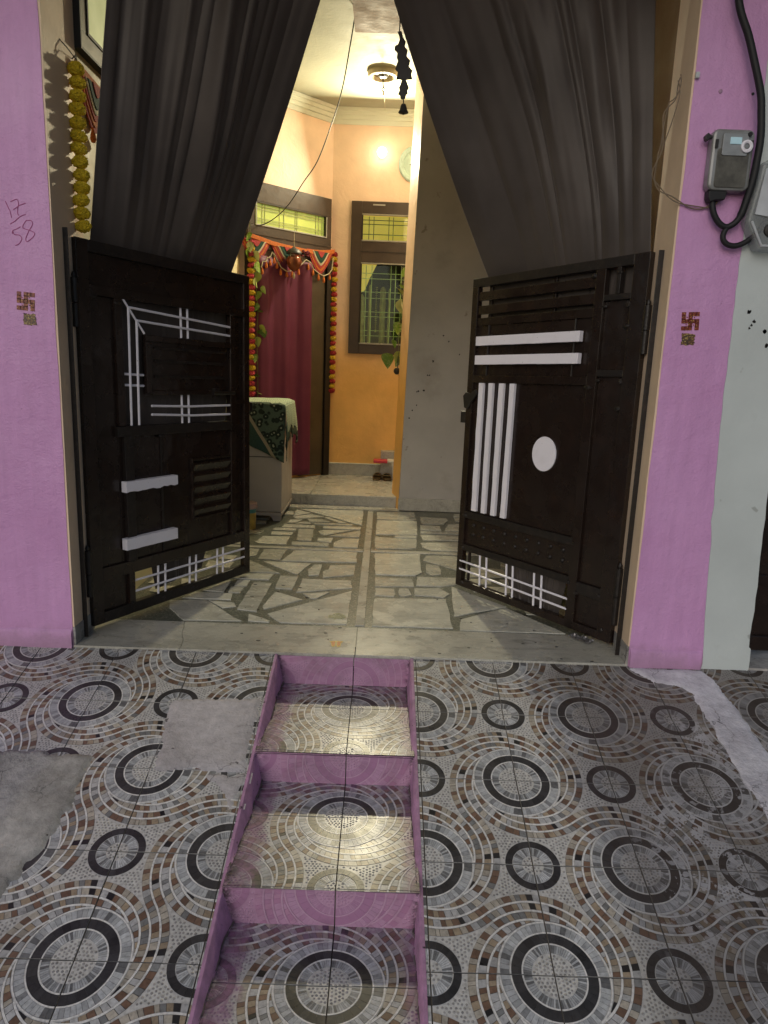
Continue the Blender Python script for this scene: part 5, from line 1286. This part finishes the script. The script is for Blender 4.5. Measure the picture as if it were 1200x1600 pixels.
b = MB(); b.box(1.478, 1.528, 3.400, 3.404, 2.486, 2.514); b.build('display', M['lcd'], mt, bevel=.001)
b = MB(); b.lathe([(.026, 0), (.026, .008), (.018, .010), (.012, .006)], (1.552, 3.404, 2.478), 22, axis='y', caps=False); b.build('dial_ring', M['white'], mt, smooth=True)
b = MB(); b.lathe([(.012, 0), (.010, .004)], (1.552, 3.404, 2.478), 14, axis='y'); b.build('dial', M['cloud'], mt)
b = MB(); b.lathe([(.010, 0), (.009, .006)], (1.562, 3.404, 2.528), 14, axis='y'); b.build('button', M['black'], mt)
for x in (1.424, 1.578): MB().box(x-.006, x+.006, 3.407, 3.4145, 2.47, 2.505).build('clip', M['iron'], mt)
b = MB(); b.prism([(1.375, 2.522), (1.388, 2.536), (1.404, 2.524), (1.42, 2.53), (1.418, 2.515), (1.398, 2.512), (1.388, 2.50), (1.378, 2.508)], XZ, 3.425, 3.45); b.build('seal', M['iron'], mt, bevel=.003)
b = MB(); b.prism([(1.418, 2.297), (1.502, 2.297), (1.495, 2.262), (1.452, 2.258), (1.43, 2.25), (1.42, 2.268)], XZ, 3.42, 3.47); b.build('terminal_block', M['black'], mt, bevel=.004)
cbl = MB(); cbl.tube(spline([(1.40, 3.43, 3.6), (1.425, 3.43, 3.25), (1.450, 3.425, 3.05), (1.507, 3.42, 2.92), (1.540, 3.415, 2.83), (1.585, 3.41, 2.70), (1.600, 3.41, 2.62), (1.612, 3.41, 2.52), (1.612, 3.415, 2.43), (1.606, 3.42, 2.34), (1.592, 3.425, 2.26), (1.578, 3.43, 2.20), (1.555, 3.435, 2.165), (1.522, 3.44, 2.150), (1.487, 3.44, 2.168), (1.458, 3.44, 2.21), (1.447, 3.445, 2.262)], 6), [.0160]*67 + [.0135]*30, 10)
tag(cbl.build('thick_cable', M['black'], smooth=True), 'thick black power cable looping down beside the electric meter', 'cable')
MB_ = MB(); MB_.tube(spline([(1.53, 3.442, 2.150), (1.517, 3.44, 2.125), (1.516, 3.44, 2.10), (1.535, 3.44, 2.078), (1.568, 3.44, 2.07), (1.60, 3.44, 2.078), (1.635, 3.44, 2.10), (1.68, 3.44, 2.15), (1.72, 3.44, 2.25), (1.74, 3.44, 2.36)], 6), .0125, 10)
tag(MB_.build('loop_cable', M['black'], smooth=True), 'thinner black cable curling under the meter to the clear box', 'cable')
t = NT('clear box plastic'); tr = t.n('ShaderNodeBsdfTransparent'); tr.inputs[0].default_value = (.90, .92, .92, 1)
mx = t.n('ShaderNodeMixShader'); mx.inputs[0].default_value = .38; t.out((.42, .44, .44), .25); t.put(mx.inputs[1], tr.outputs[0]); t.put(mx.inputs[2], t.b.outputs[0])
t.t.links.new(mx.outputs[0], t.t.nodes['Material Output'].inputs['Surface']); M['clear'] = t.m
m2 = empty('meter_box', (1.70, YT, 2.04), label='second clear plastic meter box on the pale green wall', cat='electric meter')
b = MB(); b.prism([(1.638, 2.41), (1.60, 2.17), (1.665, 2.05), (1.86, 2.05), (1.86, 2.44), (1.70, 2.44), (1.66, 2.43)], XZ, 3.40, YT-.001); b.build('case', M['clear'], m2, bevel=.01)
M['mwhite'] = paint('greyish label paper', (.52, .55, .57), .5, .15, 14, .1)
b = MB(); b.prism([(1.648, 2.39), (1.625, 2.20), (1.70, 2.19), (1.86, 2.21), (1.86, 2.40)], XZ, 3.393, 3.399); b.build('label', M['mwhite'], m2)
b = MB(); b.lathe([(.03, 0), (.028, .008), (.016, .010), (.014, .004)], (1.705, 3.399, 2.135), 20, axis='y'); b.build('terminal', M['iron'], m2, smooth=True)
b = MB(); b.tube([(1.615, 3.395, 2.17), (1.672, 3.395, 2.068), (1.86, 3.395, 2.068)], .006, 6); b.build('rim', M['mwhite'], m2)
wr_ = MB(); r = random.Random(2)
WP = [(1.256, YT, 2.775), (1.25, 3.47, 2.72), (1.234, 3.46, 2.675), (1.211, 3.46, 2.648), (1.197, 3.46, 2.595), (1.200, 3.46, 2.485), (1.186, 3.46, 2.426), (1.177, 3.46, 2.353), (1.215, 3.46, 2.30), (1.267, 3.46, 2.27), (1.34, 3.468, 2.241), (1.42, 3.468, 2.232), (1.47, 3.46, 2.25), (1.49, 3.45, 2.275)]
for q in (-1, 1):
    wr_.tube([p + Vector((q*.006*math.sin(k*.35), 0, q*.006*math.cos(k*.35))) for k, p in enumerate(spline(WP, 6))], .0028, 5)
wr_.tube(spline([(1.252, 3.49, 2.76), (1.258, 3.47, 2.70), (1.24, 3.47, 2.60), (1.222, 3.47, 2.53), (1.206, 3.46, 2.48)], 5), .0025, 5)
M['wire'] = plain('dusty brown wire', (.20, .15, .10), .6)
tag(wr_.build('twin_wire', M['wire'], smooth=True), 'twisted thin brown wires hanging from the right reveal to the meter', 'wire')
tag(MB().box(1.318, 1.335, 3.462, YT, 2.765, 2.79).build('wire_clip', M['mwhite'], bevel=.003), 'tiny white clip holding the thin wires on the right pillar edge', 'clip')
b = MB(); r = random.Random(12)
pts = [Vector((1.30, 3.90, 2.62))]
for k in range(26): pts.append(pts[-1] + Vector((r.uniform(-.012, .012), r.uniform(-.02, .02), -.03 + r.uniform(-.015, .015))))
b.tube(pts, .003, 5); tag(b.build('loose_wire', M['iron']), 'tangled dark wire hanging between the right curtain and the reveal', 'wire')
# small flakes of dirt and paint on the threshold and floor
b = MB(); r = random.Random(21)
for k in range(42):
    x = r.uniform(-1.2, 1.25); y = r.choice([r.uniform(3.49, 3.86), r.uniform(3.9, 4.6)]); s_ = r.uniform(.002, .008)
    n = r.randint(4, 6); b.prism([(x+s_*r.uniform(.5, 1.4)*math.cos(j*6.28/n)*1.6, y+s_*r.uniform(.4, 1)*math.sin(j*6.28/n)) for j in range(n)], XY, .001, .0045)
tag(b.build('dirt_specks', M['iron']), kind='stuff')

# chipped paint on the walls
def chips(name, spots, y0, y1, seed, parent):
    b = MB(); r = random.Random(seed)
    for x, z, q in spots:
        for k in range(r.randint(1, 3)):
            n = 7; cx, cz = x+r.uniform(-q, q), z+r.uniform(-q, q)
            b.prism([(cx+q*r.uniform(.3, 1)*math.cos(j*6.283/n), cz+q*r.uniform(.3, 1.1)*math.sin(j*6.283/n)) for j in range(n)], XZ, y0, y1)
    o = b.build(name, M['iron'], parent); tag(o, kind='stuff')
pm = lambda px, py: (.184+(px-622)*.00661+(py-777)*.000275, .135-(py-777)*.00633+(px-622)*.00021)
chips('paint_chip', [(*pm(*q), .011) for q in ((690, 520), (697, 530), (661, 607), (652, 606), (676, 560), (668, 582), (645, 636), (640, 648), (716, 548), (650, 628))], 7.2405, 7.2435, 3, bpy.data.objects['partition_wall'])
chips('paint_chip', [(1.70, 1.79, .010), (1.725, 1.75, .008), (1.715, 1.72, .008), (1.79, 1.70, .012), (1.80, 1.64, .010)], YT-.0012, YT+.0005, 5, bpy.data.objects['neighbour_wall'])
M['plug'] = plain('wall plug', (.36, .22, .33), .5)
tag(MB().lathe([(.009, 0), (.008, .004), (.004, .005)], (1.44, YT+.002, 2.72), 12, axis='y').build('wall_plug', M['plug']), 'tiny pale round plug in the right pink wall above the meter', 'wall plug')
tag(MB().lathe([(.007, 0), (.006, .003)], (1.585, YT+.002, 2.715), 8, axis='y').build('nail', M['iron']), 'dark nail in the right pink wall beside the thick cable', 'nail')
